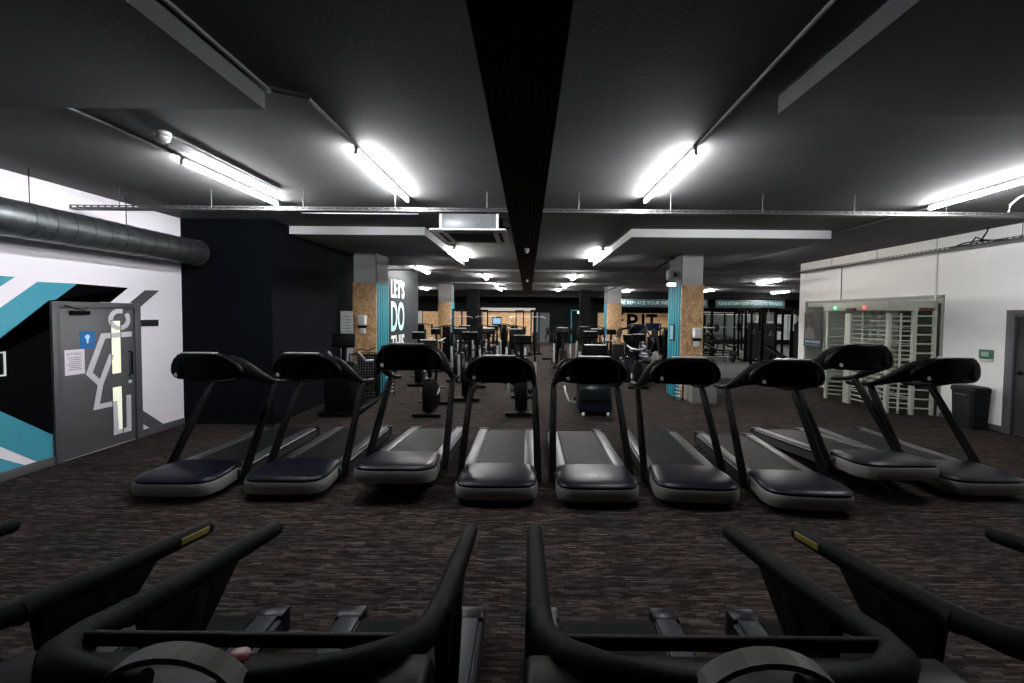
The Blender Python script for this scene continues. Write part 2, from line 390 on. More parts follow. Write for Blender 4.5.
def stroke(pts, wd, x):
    b = B(); pts = [Vector((p[0] - 5.53, p[1])) for p in pts]
    L, Rr = [], []
    for i, p in enumerate(pts):
        t1 = (pts[i] - pts[i - 1]).normalized() if i else None
        t2 = (pts[i + 1] - pts[i]).normalized() if i < len(pts) - 1 else None
        t = (t1 + t2).normalized() if t1 and t2 else (t1 or t2)
        n = Vector((-t.y, t.x)); k = 1.0
        if t1 and t2: k = 1 / max(0.4, n.dot(Vector((-t1.y, t1.x))))
        L.append(p + n * wd / 2 * k); Rr.append(p - n * wd / 2 * k)
    for i in range(len(pts) - 1):
        b.prism([tuple(L[i]), tuple(L[i + 1]), tuple(Rr[i + 1]), tuple(Rr[i])], 'x', x, x + 0.0015)
    return b
fig = stroke([(5.98, 1.61), (5.58, 1.60), (5.39, 1.10), (5.55, 0.91)], 0.075, 0.0535).build('painted_figure_body', PALE, door)
stroke([(5.69, 1.33), (5.53, 0.93), (5.47, 0.62), (5.75, 0.62)], 0.07, 0.0536).build('painted_figure_leg', PALE, door)
stroke([(5.915, 0.70), (5.91, 0.19), (5.73, 0.185), (5.715, 0.62)], 0.07, 0.0537).build('painted_figure_foot', PALE, door)
stroke([(5.81 + 0.125 * math.cos(R(a)), 1.83 + 0.125 * math.sin(R(a))) for a in range(70, 401, 15)], 0.065, 0.0536).build('painted_figure_head', PALE, door)
h = B().tube([(0.052, 0.41, 1.0), (0.095, 0.41, 1.01), (0.095, 0.41, 1.34), (0.052, 0.41, 1.35)], 0.012).build('pull_handle', BLKM, door)
B().lathe([(0.0, 0.052), (0.028, 0.052), (0.028, 0.058), (0, 0.058)], (0, 0.41, 0.9), 16, 'x').build('lock_escutcheon', SILV, door)
cl = B().b2(0.05, 0.1, -0.36, -0.14, 1.90, 1.95, 0.006).build('door_closer', BLKM, door)
B().tube([(0.09, -0.2, 1.955), (0.15, -0.33, 1.97), (0.07, -0.42, 2.02)], 0.008).build('closer_arm', BLKM, cl)
for z in (0.25, 1.0, 1.75): B().cyl((0.055, -0.477, z - 0.05), (0.055, -0.477, z + 0.05), 0.009).build('hinge', SILV, door)
bs = B().b2(0.0505, 0.054, -0.24, -0.06, 1.44, 1.68).build('blue_sign', mat('blue_sign', (0.008, 0.13, 0.36), 0.4), door)
B().lathe([(0.0, 0.054), (0.03, 0.054), (0.03, 0.056), (0, 0.056)], (0, -0.15, 1.6), 16, 'x').prism([(-0.165, 1.58), (-0.135, 1.58), (-0.143, 1.51), (-0.157, 1.51)], 'x', 0.054, 0.056).build('sign_pictogram', mat('sign_pale_blue', (0.5, 0.75, 0.9), 0.5), bs)
nt_ = B().b2(0.0505, 0.0525, -0.42, -0.19, 1.11, 1.44).build('paper_notice', mat('notice_paper', (0.66, 0.62, 0.68), 0.7, var=0.03), door)
INK = mat('print_ink', (0.12, 0.11, 0.13), 0.7)
text('notice_heading', 'FITNESS', INK, nt_, (0.0526, -0.39, 1.365), (0, 1, 0), (0, 0, 1), 0.165, 0.035, 0.0005)
nl = B()
for k in range(7): nl.b2(0.0525, 0.0532, -0.385 + 0.01 * (k % 3), -0.225 - 0.012 * (k % 2), 1.33 - k * 0.026, 1.338 - k * 0.026)
nl.build('notice_lines', INK, nt_)
pl = tag(B().b2(LX + .0005, LX + 0.02, 6.13, 6.42, 1.72, 1.82, 0.003).build('door_plate', mat('plate_black', (0.02, 0.02, 0.022), 0.35)), 'small black sign plate on the white wall right of the grey fire door', 'sign')
pf = thing('framed_notice', 'small framed dark notice on the mural at the left edge', 'sign', (LX, 4.42, 1.34))
fb = B()
for a in ((-.11, -.09, -.14, .14), (.09, .11, -.14, .14), (-.09, .09, -.14, -.12), (-.09, .09, .12, .14)): fb.b2(0.004, 0.02, a[0], a[1], a[2], a[3])
fb.build('frame', WHITE, pf); B().b2(0.004, 0.012, -.09, .09, -.12, .12).build('print', SCREEN, pf)

# ---- right door
d2 = bpy.data.objects.new('door_2', None); COL.objects.link(d2); d2.location = (RX, 6.2, 0); struct(d2, 'dark grey door in a grey frame at the right edge')
f2 = B()
for (y0, y1, z0, z1) in ((0.46, 0.58, 0, 2.1), (-0.66, -0.54, 0, 2.1), (-0.54, 0.46, 1.99, 2.1)): f2.b2(-0.06, 0.0, y0, y1, z0, z1, 0.004)
f2.build('frame', GREYPAINT, d2)
B().b2(-0.02, 0.0, -0.535, 0.455, 0.012, 1.985).build('leaf', mat('dark_door', (0.015, 0.015, 0.017), 0.45), d2)
dh = B().cyl((-0.02, 0.38, 1.05), (-0.07, 0.38, 1.05), 0.012).tube([(-0.065, 0.385, 1.05), (-0.065, 0.24, 1.05)], 0.011).build('lever_handle', BLK, d2)
B().lathe([(0.0, -0.028), (0.035, -0.028), (0.035, -0.02), (0, -0.02)], (0, 0.38, 1.05), 16, 'x').build('rose', BLK, dh)

# ---- pillars clad in OSB and teal profiled sheet
def pillar(name, label, x0, x1, y0, y1, zo, teal_side, disp=False):
    p = bpy.data.objects.new(name, None); COL.objects.link(p); p.location = ((x0 + x1) / 2, (y0 + y1) / 2, 0); struct(p, label)
    hx, hy = (x1 - x0) / 2, (y1 - y0) / 2
    top = 3.4 if y0 < 12 else CE
    B().b2(-hx + .02, hx - .02, -hy + .02, hy - .02, 0, top).build('concrete_core', COLGREY, p)
    B().b2(-hx, hx, -hy, -hy + .018, 0.0, zo, 0.002).build('osb_panel', OSB, p)
    s = teal_side
    xs = hx * s
    B().b2(min(xs, xs - .018 * s), max(xs, xs - .018 * s), -hy + .02, hy, 0, zo).build('teal_backing_panel', TEALP, p)
    n = 5
    for k in range(n):
        y = -hy + 0.02 + (k + 0.5) * (2 * hy - 0.02) / n; wv = (2 * hy) / n * 0.3
        B().prism([(xs, y - wv), (xs + .028 * s, y - wv * .6), (xs + .028 * s, y + wv * .6), (xs, y + wv)], 'z', 0, zo).build('teal_rib', TEALP, p)
    B().b2(min(xs, xs - .02 * s), max(xs, xs - .02 * s), -hy + .019, hy, zo, top).build('dark_upper_panel', DKGREY, p)
    return p
pillar('pillar', 'left front pillar clad in chipboard with teal ribbed side', -4.16, -3.6, 9.45, 10.25, 2.68, 1)
pillar('pillar', 'right front pillar clad in chipboard with teal ribbed side', 3.58, 4.1, 9.32, 10.15, 2.68, -1)
pillar('pillar', 'left rear pillar clad in chipboard with teal ribbed side', -4.80, -4.1, 21.2, 22.0, 2.6, 1)
pillar('pillar', 'right rear pillar clad in chipboard with teal ribbed side', 4.35, 5.15, 22.0, 22.8, 2.6, -1)

# ---- far wall
fw = struct(B().b2(-9.2, 21.2, FY, FY + .2, 0, CE).build('wall_back', BLACKWALL))
def osb_run(x0, x1, z1=2.13):
    n = max(1, round((x1 - x0) / 1.22)); d = (x1 - x0) / n
    for k in range(n):
        B().b2(x0 + k * d + .006, x0 + (k + 1) * d - .006, FY - .02, FY - .001, 0.05, z1).build('osb_panel', OSB, fw)
osb_run(-7.4, -6.3); osb_run(-6.3, -4.0); osb_run(-3.2, 0.35); osb_run(4.9, 10.4)
B().b2(-7.9, -7.45, FY - .06, FY - .001, 0, 2.15).build('pale_door_leaf', mat('pale_door', (0.62, 0.6, 0.57), 0.5), fw)
B().b2(-3.3, 0.5, FY - .3, FY - .001, 2.2, 2.42).build('grey_lintel', COLGREY, fw)
for (x0, x1, y) in ((-3.9, -3.15, 25.2), (3.3, 3.95, 25.2)):
    struct(B().b2(x0, x1, y, y + .6, 0, CE).build('dark_column', BLACKWALL))
struct(B().b2(-9.0, 21.0, 26.3, 26.6, 3.12, CE).build('ceiling_downstand', BLACKWALL))
# far door with a teal outline and a lit exit sign
for a in ((3.0, 3.08, 0, 2.25), (4.3, 4.38, 0, 2.25), (3.0, 4.38, 2.25, 2.33)):
    B().b2(a[0], a[1], FY - .05, FY - .001, a[2], a[3]).build('teal_door_trim', TEALP, fw)
B().b2(0.55, 1.5, FY - .03, FY - .001, 0, 2.1).build('grey_notice_board', DKGREY, fw)
ex = tag(B().b2(3.45, 4.0, FY - .12, FY - .06, 2.06, 2.24, .01).build('exit_sign', emis('exit_sign_glow', (0.75, 0.9, 0.85), 0.9)), 'small lit exit sign over the teal-edged far doorway', 'sign')
text('pit_letter', 'P', MURALBLACK, fw, (6.95, FY - .0205, 0.95), (1, 0, 0), (0, 0, 1), .78, 1.13, .01, .03)
text('pit_letter', 'I', MURALBLACK, fw, (7.98, FY - .0205, 0.95), (1, 0, 0), (0, 0, 1), .2, 1.13, .01, .03)
text('pit_letter', 'T', MURALBLACK, fw, (8.3, FY - .0205, 0.95), (1, 0, 0), (0, 0, 1), .78, 1.13, .01, .03)
for z in (1.55, 2.0): B().b2(6.55, 6.7, FY - .03, FY - .0205, z, z + .16).build('letter_block', MURALBLACK, fw)  # plain blocks standing in for small illegible lettering
SIGNTXT = mat('teal_white_lettering', (0.22, 0.37, 0.38), 0.5)
for nm, t, x0, x1 in (('weights sign board beside the big wall letters', 'PLEASE REPLACE YOUR WEIGHTS AFTER USE', 5.3, 11.8), ('weights sign board over the free weights area', 'PLEASE RETURN YOUR WEIGHTS TO THE RACK', 12.35, 16.9)):
    sb = tag(B().b2(x0, x1, 26.24, 26.30, 2.52, 3.05, .004).b2(x0 + .3, x0 + .34, 26.25, 26.28, 3.05, 3.13).b2(x1 - .34, x1 - .3, 26.25, 26.28, 3.05, 3.13).build('sign_board', mat('sign_board_black', (0.01, 0.022, 0.024), 0.5)), 'long black ' + nm + ' with pale teal capitals', 'sign')
    text('sign_lettering', t, SIGNTXT, sb, (x0 + .15, 26.239, 2.7), (1, 0, 0), (0, 0, 1), x1 - x0 - .3, .22, .003, .005)
    sb['group'] = 'weights sign boards'
# pale mirror and wall panels beyond the free weights
MIRROR = mat('wall_mirror', (0.55, 0.62, 0.60), 0.08, metal=1.0, var=0.03)
for k in range(5):
    x0 = 12.5 + k * 1.45
    B().b2(x0, x0 + 1.4, FY - .03, FY - .001, 0.35, 2.05).build('mirror_panel', MIRROR, fw)
B().b2(12.4, 20.8, FY - .05, FY - .001, 2.06, 2.12).build('mirror_rail', SILV, fw)

# ---- letters on the side wall
LET = mat('white_lettering', (0.8, 0.82, 0.82), 0.5, var=0.02); LETB = mat('pale_blue_lettering', (0.45, 0.72, 0.78), 0.5, var=0.02)
text('wall_lettering', "LET'S", LET, wlet, (-4.419, 12.85, 2.47), (0, 1, 0), (0, 0, 1), 1.35, .62, .004, .018)
text('wall_lettering', 'DO', LETB, wlet, (-4.419, 12.85, 1.36), (0, 1, 0), (0, 0, 1), 1.35, 1.0, .004, .018)
text('wall_lettering', 'THIS', LET, wlet, (-4.419, 12.85, 0.62), (0, 1, 0), (0, 0, 1), 1.35, .62, .004, .018)

# ================================================================== CEILING SERVICES
def batten(label, x, y, L=1.62, n=1, group='fluorescent battens', z=CE, rz=0.0, tm=None):
    t = thing('fluorescent_batten', label, 'ceiling light', (x, y, z), rz, group)
    hb = .022 if n == 1 else .045
    B().prism([(-hb, 0), (hb, 0), (hb * .85, -.04), (-hb * .85, -.04)], 'y', -L / 2, L / 2).bevel(.003).build('batten_body', WHITE, t)
    for s in (-1, 1):
        B().b2(-.016 if n == 1 else -.052, .016 if n == 1 else .052, s * L / 2 - .012, s * L / 2 + .012, -.088, -.035, .004).build('lamp_holder', WHITE, t)
    for k in range(n):
        ox = 0 if n == 1 else (-.035, .035)[k]
        B().cyl((ox, -L / 2 + .012, -.07), (ox, L / 2 - .012, -.07), .014, n=10).build('tube', tm or (TUBEM if n == 1 else TUBEM2), t)
    return t
batten('single fluorescent batten over the leftmost treadmill by the smoke detector', -3.57, 4.92, 1.55)
batten('single fluorescent batten over the treadmills left of the black tray', -1.65, 4.65)
batten('single fluorescent batten over the treadmills right of the black tray', 1.56, 4.6)
batten('single fluorescent batten over the right end of the treadmill row', 5.55, 4.78, 1.7, rz=R(-4))
batten('twin fluorescent batten along the left soffit behind the cassette unit', -1.77, 10.4, 1.8, 2)
batten('twin fluorescent batten along the right soffit edge', 1.75, 10.35, 1.8, 2)
batten('fluorescent batten tucked against the outer edge of the right soffit', 5.70, 10.2, 1.6, 1, tm=emis('fluorescent_tube_dim', (1.0, 0.95, 0.88), 160.0))
batten('fluorescent batten washing the lettered side wall', -3.75, 14.1, 1.75, 2)
for k, (x, y, pl_) in enumerate(((-1.8, 16.5, 'third batten back along the left light line'), (-1.7, 21, 'fourth batten back along the left light line'), (-1.75, 24.5, 'rearmost batten along the left light line'),
                     (1.9, 16.5, 'third batten back along the right light line'), (2.0, 21.2, 'fourth batten back along the right light line'), (1.9, 24.8, 'rearmost batten along the right light line'),
                     (10.6, 17.6, 'batten over the free weights area nearest the entrance wall'), (10.9, 24.3, 'batten over the middle of the free weights area'), (15.8, 25, 'batten at the back right of the free weights area'),
                     (6.2, 25.2, 'batten in front of the big wall letters'), (-6.4, 24.5, 'batten behind the lettered side wall'), (18.5, 21.0, 'batten at the far right of the free weights area'))):
    batten('fluorescent ' + pl_, x, y, 1.75, 2)
batten('fluorescent batten in the lobby behind the turnstile', 9.6, 10.0, 1.5, 1, z=2.7, tm=emis('lobby_tube', (0.95, 1.0, 0.85), 70.0))

# black perforated tray running down the middle
tr = thing('perforated_cable_tray', 'wide black perforated cable tray running down the middle of the ceiling', 'cable tray', (-.045, 0, 0))
y0, y1 = -3.5, 25.0
B().b2(-.21, .21, y0, y1, 3.205, 3.21).build('tray_sheet', PERF, tr)
for k in range(8):
    x = -.175 + k * .05
    B().b2(x - .004, x + .004, y0, y1, 3.199, 3.205).build('tray_rib', BLKM, tr)
for s in (-1, 1): B().b2(s * .21 - .004, s * .21 + .004, y0, y1, 3.199, 3.265).build('tray_side', BLKM, tr)
for k in range(10):
    y = -2.5 + k * 3
    B().cyl((-.18, y, 3.21), (-.18, y, CE), .006, n=6).cyl((.18, y, 3.21), (.18, y, CE), .006, n=6).build('hanger', BLKM, tr)
# small lamps or sensors under the tray
for y, lb in ((7.55, 'nearer small white sensor under the black tray'), (14.2, 'farther small white sensor under the black tray')):
    t = thing('ceiling_sensor', lb, 'sensor', (-.03, y, 3.199), 0, 'sensors under the black tray')
    B().lathe([(0, 0), (.05, 0), (.05, -.02), (.04, -.03), (0, -.03)], (0, 0, 0), 16).build('base', WHITE, t)
    B().lathe([(.036, -.03), (.03, -.07), (.015, -.09), (0, -.092)], (0, 0, 0), 16).build('dome', WHITE, t)

def cable_tray(label, axis, a0, a1, fixed, z, hang=1.2, wid=.1, m=None):
    m = m or STEELTRAY
    t = thing('cable_tray', label, 'cable tray', (0, 0, 0), 0, 'galvanised cable trays')
    def bx(b, u0, u1, v0, v1, z0, z1): return b.b2(u0, u1, v0, v1, z0, z1) if axis == 'x' else b.b2(v0, v1, u0, u1, z0, z1)
    h = wid / 2
    # perforated sides: solid top and bottom flange and small web pieces between the slots
    s = B()
    bx(s, a0, a1, fixed - h, fixed + h, z, z + .003)
    for f in (fixed - h, fixed + h):
        bx(s, a0, a1, f - .0015, f + .0015, z, z + .016); bx(s, a0, a1, f - .0015, f + .0015, z + .036, z + .05)
    s.build('tray_channel', m, t)
    wb = B(); n = int((a1 - a0) / .09)
    for k in range(n):
        u = a0 + k * .09
        bx(wb, u, u + .03, fixed - h - .001, fixed - h + .001, z + .016, z + .036)
    o = wb.build('tray_web', m, t); o['kind'] = 'stuff'
    k = a0 + .6
    while k < a1:
        p = (k, fixed) if axis == 'x' else (fixed, k)
        B().cyl((p[0], p[1], z), (p[0], p[1], CE), .005, n=6).build('hanger_rod', STEELTRAY, t)
        k += hang
    return t
cable_tray('galvanised cable tray crossing above the treadmill row', 'x', -5.95, 7.85, 5.25, 3.275)
cable_tray('galvanised cable tray crossing behind the front pillars', 'x', -4.4, 7.9, 12.25, 3.27, 2.0)
cable_tray('galvanised cable tray crossing far behind the front pillars', 'x', -4.3, 12, 17.5, 3.3, 2.4)
rt_ = cable_tray('cable tray running along the white right wall', 'y', 3.2, 12.0, 8.0, 3.25, 1.35, .16, mat('dark_tray', (.03, .03, .03), .5, metal=.3))  # darker metal than the other trays
lc = thing('loose_cable_bundle', 'tangle of loose black cable on the right wall tray', 'cable', (8.0, 7.2, 3.28))
for pts in ([(0, -.5, .0), (-.03, -.2, .03), (0, .1, .02), (.03, .45, .01)], [(-.02, -.4, .01), (.0, -.1, .06), (-.03, .15, .05), (0, .4, .0)], [(0, -.1, .03), (-.02, -.16, .1), (0, -.2, .2), (.02, -.2, .27)], [(0, .05, .03), (-.03, -.05, .12), (-.01, -.15, .06), (0, -.3, .02)]):
    B().tube(pts, .012, 6).build('cable_strand', BLK, lc)
def conduit(label, pts, r=.012, m=None):
    return tag(B().tube(pts, r, 8).build('conduit', m or mat('conduit_grey', (.13, .13, .13), .6)), label, 'conduit', 'ceiling conduits')
conduit('conduit feeding the batten left of the black tray from the near soffit', [(-1.64, 3.78, 3.535), (-1.64, 3.0, 3.535), (-1.86, 2.9, 3.535), (-1.86, -3, 3.535)], .014)
conduit('straight conduit feeding the batten right of the black tray', [(1.56, 3.72, 3.535), (1.5, 1.5, 3.535), (1.5, -3, 3.535)], .014)
conduit('conduit from the left wall to the batten over the leftmost treadmill', [(-3.57, 4.02, 3.535), (-3.6, 3.2, 3.535), (-3.62, 2.92, 3.535)], .012)
conduit('dark conduit between the smoke detector and the leftmost batten end', [(-3.25, 3.68, 3.535), (-3.25, 5.2, 3.535), (-3.25, 5.22, 3.33)], .01)
conduit('thin pale conduit just behind the crossing tray at left', [(-3.6, 6.35, 3.53), (-1.75, 6.35, 3.53)], .012, WHITE)
conduit('conduit along the ceiling to the right of the right soffit', [(5.75, 5.6, 3.535), (5.75, 12, 3.535)], .014)
conduit('dark conduit running from the right front pillar to the rear pillar', [(3.5, 9.7, 3.35), (3.4, 10.6, 3.22), (4.2, 21.9, 3.22)], .03, BLKM)
conduit('vertical cable drop on the right wall above the turnstile', [(8.185, 8.02, 3.26), (8.185, 8.02, 2.3)], .016, WHITE)
conduit('vertical cable drop on the right wall left of the turnstile', [(8.19, 10.45, 3.26), (8.19, 10.45, 2.42)], .008, BLKM)
conduit('hanging white flex at the near end of the crossing tray', [(6.2, 5.19, 3.33), (6.2, 5.18, 3.42), (6.26, 5.14, 3.5), (6.34, 5.1, CE)], .012, WHITE)
sd = thing('smoke_detector', 'white smoke detector on the ceiling near the leftmost batten', 'smoke detector', (-3.28, 3.61, CE))
B().lathe([(0, 0), (.065, 0), (.065, -.03), (.05, -.035), (0, -.035)], (0, 0, 0), 20).build('base', WHITE, sd)
B().lathe([(.05, -.035), (.052, -.06), (.035, -.085), (0, -.09)], (0, 0, 0), 20).build('sensor_head', WHITE, sd)

# spiral duct along the left wall
du = thing('ventilation_duct', 'galvanised spiral ventilation duct hung along the left wall', 'duct', (-5.62, 0, 2.95))
B().cyl((0, -4.0, 0), (0, 6.72, 0), .205, n=40).build('duct_pipe', GALV, du)
k = -3.9
while k < 6.7:
    B().lathe([(.203, -.007), (.208, -.005), (.208, .005), (.203, .007)], (0, k, 0), 40, 'y').build('seam_ring', mat('seam_dark', (.035, .04, .042), .5, metal=.5), du); k += .32 if k < 4.4 else .2
B().lathe([(.2, -.03), (.215, -.03), (.22, 0.02), (.21, .03), (.19, .03)], (0, 6.76, 0), 40, 'y').build('end_flange', GALV, du)
for y in (1.2, 3.6, 4.52, 5.6, 6.5):
    hg = B().cyl((0, y, .2), (0, y, CE - 2.95), .005, n=6).build('hanger_rod', BLKM, du)
    B().lathe([(.205, -.012), (.2095, -.012), (.2095, .012), (.205, .012)], (0, y, 0), 40, 'y').build('strap', GALV, hg)

# ceiling cassette unit
ac = thing('air_conditioning_cassette', 'white air conditioning cassette hung under the ceiling beside the black tray', 'air conditioner', (-.93, 6.75, 0))
B().b2(-.46, .42, -.52, .5, 3.27, 3.54, .01).build('casing', mat('cassette_galv', (0.2, 0.21, 0.225), 0.4, metal=.3), ac)
fl = B().b2(-.6, .58, -.6, .6, 3.24, 3.27, .008).build('fascia', WHITE, ac)
B().b2(-.36, .36, -.36, .36, 3.234, 3.24).build('grille', mat('grille_dark', (0.03, 0.03, 0.03), .6), fl)
for k in range(8): B().box((0, -.31 + k * .088, 3.232), (.7, .008, .012), (R(25), 0, 0)).build('grille_slat', mat('grille_slat', (0.12, 0.12, 0.12), .5), fl)
for s in (-1, 1):
    B().b2(-.4, .4, s * .47 - .03, s * .47 + .03, 3.235, 3.24).build('air_slot', BLK, fl)
    B().b2(s * .47 - .03, s * .47 + .03, -.4, .4, 3.235, 3.24).build('air_slot', BLK, fl)
B().b2(.42, .52, -.3, .1, 3.32, 3.5, .006).build('control_box', BLK, ac)
B().tube([(.5, -.45, 3.45), (.6, -.5, 3.42), (.66, -.45, 3.34), (.58, -.4, 3.3), (.52, -.3, 3.36)], .018, 8).build('pipe_loop', BLK, ac)
for s in (-1, 1): B().b2(s * .44 - .02, s * .44 + .02, -.53, -.52, 3.28, 3.53).build('corner_bracket', WHITE, ac)

# ================================================================== TREADMILLS
def tm_origin(p): return (p[0], p[1] - 2.15, p[2])
def make_treadmill(kind):
    """origin on the floor at the middle of the rear end; the hood points to -Y. kind: 'row' or 'near'"""
    t = bpy.data.objects.new('treadmill', None); COL.objects.link(t); t.empty_display_size = .1
    S = lambda x, y, z: (x, y - 2.15, z)
    HW = .43
    def plan(hw, y0, y1, k, taper=.035):      # rounded hood outline seen from above
        pts = []
        for i in range(k + 1):
            a = math.pi * i / k
            c, s_ = math.cos(a), math.sin(a)
            x = hw * math.copysign(abs(c) ** .38, c); y = y0 + .2 - .2 * abs(s_) ** .75
            pts.append((x, y))
        return [(hw - taper, y1)] + pts + [(-hw + taper, y1)]
    def ring(sc, dy, z, zb=None):
        p = plan(HW * sc, dy - .03, .52, 22)
        return [S(x, y, z + ((zb - z) * max(0, min(1, (y - dy) / (.52 - dy))) if zb is not None else 0)) for x, y in p]
    # lower band
    B().loft([ring(.93, .05, .055), ring(.985, .01, .07), ring(1.0, .0, .10), ring(1.0, .0, .185), ring(.985, .006, .196)]).build('hood_band', BAND, t)
    B().loft([ring(.97, .016, .195), ring(.975, .014, .2), ring(.975, .014, .217), ring(.965, .02, .219)]).build('hood_seam', BLK, t)
    # domed cover
    rings = [ring(.985, .008, .217, .21), ring(.975, .022, .232, .222), ring(.94, .055, .244, .234), ring(.86, .12, .254, .246), ring(.7, .22, .260, .252), ring(.45, .34, .262, .255)]
    B().loft(rings).build('hood_cover', HOODM, t)
    # deck
    for s in (-1, 1):
        fr_ = B(); fr_.prism([(s * .275, .05), (s * .425, .05), (s * .43, .08), (s * .43, .165), (s * .415, .18), (s * .275, .18)], 'y', .42 - 2.15, 2.08 - 2.15)
        sr = fr_.build('side_rail', SIDE if kind == 'row' else SLATE, t)
        B().b2(s * .432 - .002, s * .432 + .002, .6 - 2.15, 2.1 - 2.15, .15, .168).build('dark_line', BLK, sr)
        B().b2(s * .345 - .058, s * .345 + .058, .44 - 2.15, 2.06 - 2.15, .178, .196, .006).build('foot_rail', RAILM if kind == 'row' else SLATE, t)
        B().b2(s * .352 - .08, s * .352 + .08, 2.05 - 2.15, 2.15 - 2.15, .045, .2, .018).build('end_cap', HOODM, t)
    be = B(); rr = .045; pts = []
    pts += [(.45 - 2.15, .182), (2.03 - 2.15, .182)] + [(2.05 - 2.15 + .045 * math.sin(R(a)), .137 + .045 * math.cos(R(a))) for a in range(20, 181, 20)] + [(.45 - 2.15, .092)]
    be.prism(pts, 'x', -.268, .268).build('running_belt', BELT if kind == 'row' else GRIP, t)  # near belt takes a darker material to imitate vignetting
    # feet
    for s in (-1, 1):
        B().cyl(S(s * .33, 1.95, 0), S(s * .33, 1.95, .06), .028, n=12).build('foot', BLK, t)
        B().cyl(S(s * .3, .35, 0), S(s * .3, .35, .07), .03, n=12).build('foot', BLK, t)
    # uprights
    for s in (-1, 1):
        if kind == 'row': path = [(s * .445, .46, .07), (s * .44, .54, .2), (s * .425, .80, .60), (s * .405, 1.06, 1.0), (s * .40, 1.10, 1.055)]
        else: path = [(s * .448, .46, .085), (s * .445, .55, .2), (s * .435, .88, .66), (s * .43, 1.08, .95), (s * .43, 1.12, 1.02)]
        B().tube([S(*p) for p in path], [.05, .05, .048, .045, .034], 12, flat=.85, up=(1, 0, 0)).build('upright', BLKM, t)
    if kind == 'row':
        # handrails: deep where they leave the console, a round grip at the back
        sec = [(.425, 1.478, 1.23, .24), (.49, 1.466, 1.205, .30), (.57, 1.432, 1.185, .345), (.67, 1.368, 1.16, .375), (.79, 1.283, 1.125, .389), (.93, 1.19, 1.08, .396), (1.07, 1.105, 1.04, .40), (1.25, 1.068, 1.01, .40), (1.45, 1.055, .998, .40), (1.49, 1.045, 1.01, .40)]
        for s in (-1, 1):
            rg = []
            for i, (y, zt, zb, x) in enumerate(sec):
                zc, hz = (zt + zb) / 2, (zt - zb) / 2; hx = .03 if i < len(sec) - 1 else .018
                rg.append([S(s * x + hx * math.copysign(abs(math.cos(2 * math.pi * k / 14)) ** .8, math.cos(2 * math.pi * k / 14)), y, zc + hz * math.sin(2 * math.pi * k / 14)) for k in range(14)])
            B().loft(rg).build('handrail', BLK, t, ang=70)
        # console: rounded wide panel bowed towards the runner
        out = []
        half = [(0, 1.492), (.10, 1.492), (.19, 1.490), (.25, 1.470), (.315, 1.425), (.365, 1.365), (.392, 1.30), (.39, 1.25), (.355, 1.208), (.28, 1.188), (.15, 1.184), (0, 1.184)]
        out = half + [(-x, z) for x, z in half[-2:0:-1]]
        def cring(sc, y):
            zc = 1.34
            return [S(x * sc, y + .5 * x * x + (1.49 - z) * .14, zc + (z - zc) * sc) for x, z in out]
        B().loft([cring(.70, .362), cring(.84, .365), cring(.92, .371), cring(.97, .382), cring(.995, .40), cring(1.0, .425), cring(.99, .45), cring(.96, .468), cring(.9, .478)]).build('console', BLK, t, ang=75)
        B().box(S(0, .42, 1.4925), (.36, .085, .016), None, .006).build('console_top_strip', mat('console_top_highlight', (0.22, 0.22, 0.23), .38), t)  # top strip, its colour lightened to carry a highlight
        sc_ = B().box(S(0, .505, 1.36), (.34, .012, .2), (R(-8), 0, 0), .004).build('display', SCREEN, t)
        B().lathe([(0, 0), (.022, 0), (.022, -.008), (0, -.01)], S(-.28, .44, 1.245), 14, 'y').build('badge', SILV, t)
        B().lathe([(0, 0), (.025, 0), (.025, .018), (0, .022)], S(0, .53, 1.235), 14).build('stop_button', RED, t)
    else:
        for s in (-1, 1):
            g = [(s * .43, 1.55, .995), (s * .43, 1.535, .998), (s * .43, 1.36, 1.025), (s * .43, 1.1, 1.07), (s * .43, .89, 1.115)]
            B().tube([S(*p) for p in g], [.022, .032, .0335, .0345, .0345], 14).build('handrail_grip', GRIP, t)
            B().lathe([(.030, -.008), (.0375, -.008), (.0375, .008), (.030, .008)], S(s * .43, .89, 1.113), 14, 'y').build('grip_collar', BLKM, t)
            c = [(s * .43, .89, 1.115), (s * .42, .78, 1.145), (s * .375, .68, 1.18), (s * .29, .61, 1.205), (s * .18, .575, 1.215), (s * .08, .565, 1.215)]
            B().tube([S(*p) for p in c], [.0335, .035, .037, .037, .034, .03], 14).build('handrail_bend', GRIP, t)
            # deep web under the grip that carries it on the upright
            B().prism([(1.30 - 2.15, 1.02), (.92 - 2.15, 1.09), (.94 - 2.15, .9), (1.12 - 2.15, .86)], 'x', s * .43 - .02, s * .43 + .02).bevel(.006).build('grip_web', BLKM, t)
        B().tube([S(-.40, .725, 1.178), S(.40, .725, 1.178)], .016, 10).build('cross_bar', BLKM, t)
        prof = [(.70, 1.165), (.68, 1.185), (.60, 1.195), (.46, 1.20), (.34, 1.19), (.30, 1.06), (.42, 1.0), (.69, 1.08)]
        B().prism([(y - 2.15, z) for y, z in prof], 'x', -.47, .47).bevel(.02, 3).build('console', BLK, t)
        # arched ribbon over the middle of the console
        ob, ib = [], []
        for a in range(0, 181, 12):
            ca, sa = math.cos(R(a)), math.sin(R(a))
            ob.append((.15 * ca, 1.19 + .115 * sa)); ib.append((.14 * ca, 1.19 + .103 * sa))
        ar = B()
        for i in range(len(ob) - 1):
            ar.prism([ob[i], ob[i + 1], ib[i + 1], ib[i]], 'y', .53 - 2.15, .57 - 2.15)
        bmesh.ops.remove_doubles(ar.bm, verts=ar.bm.verts, dist=1e-5)
        ar.build('arch_hoop', mat('hoop_grey', (0.07, 0.07, 0.066), .5, spec=.15), t)
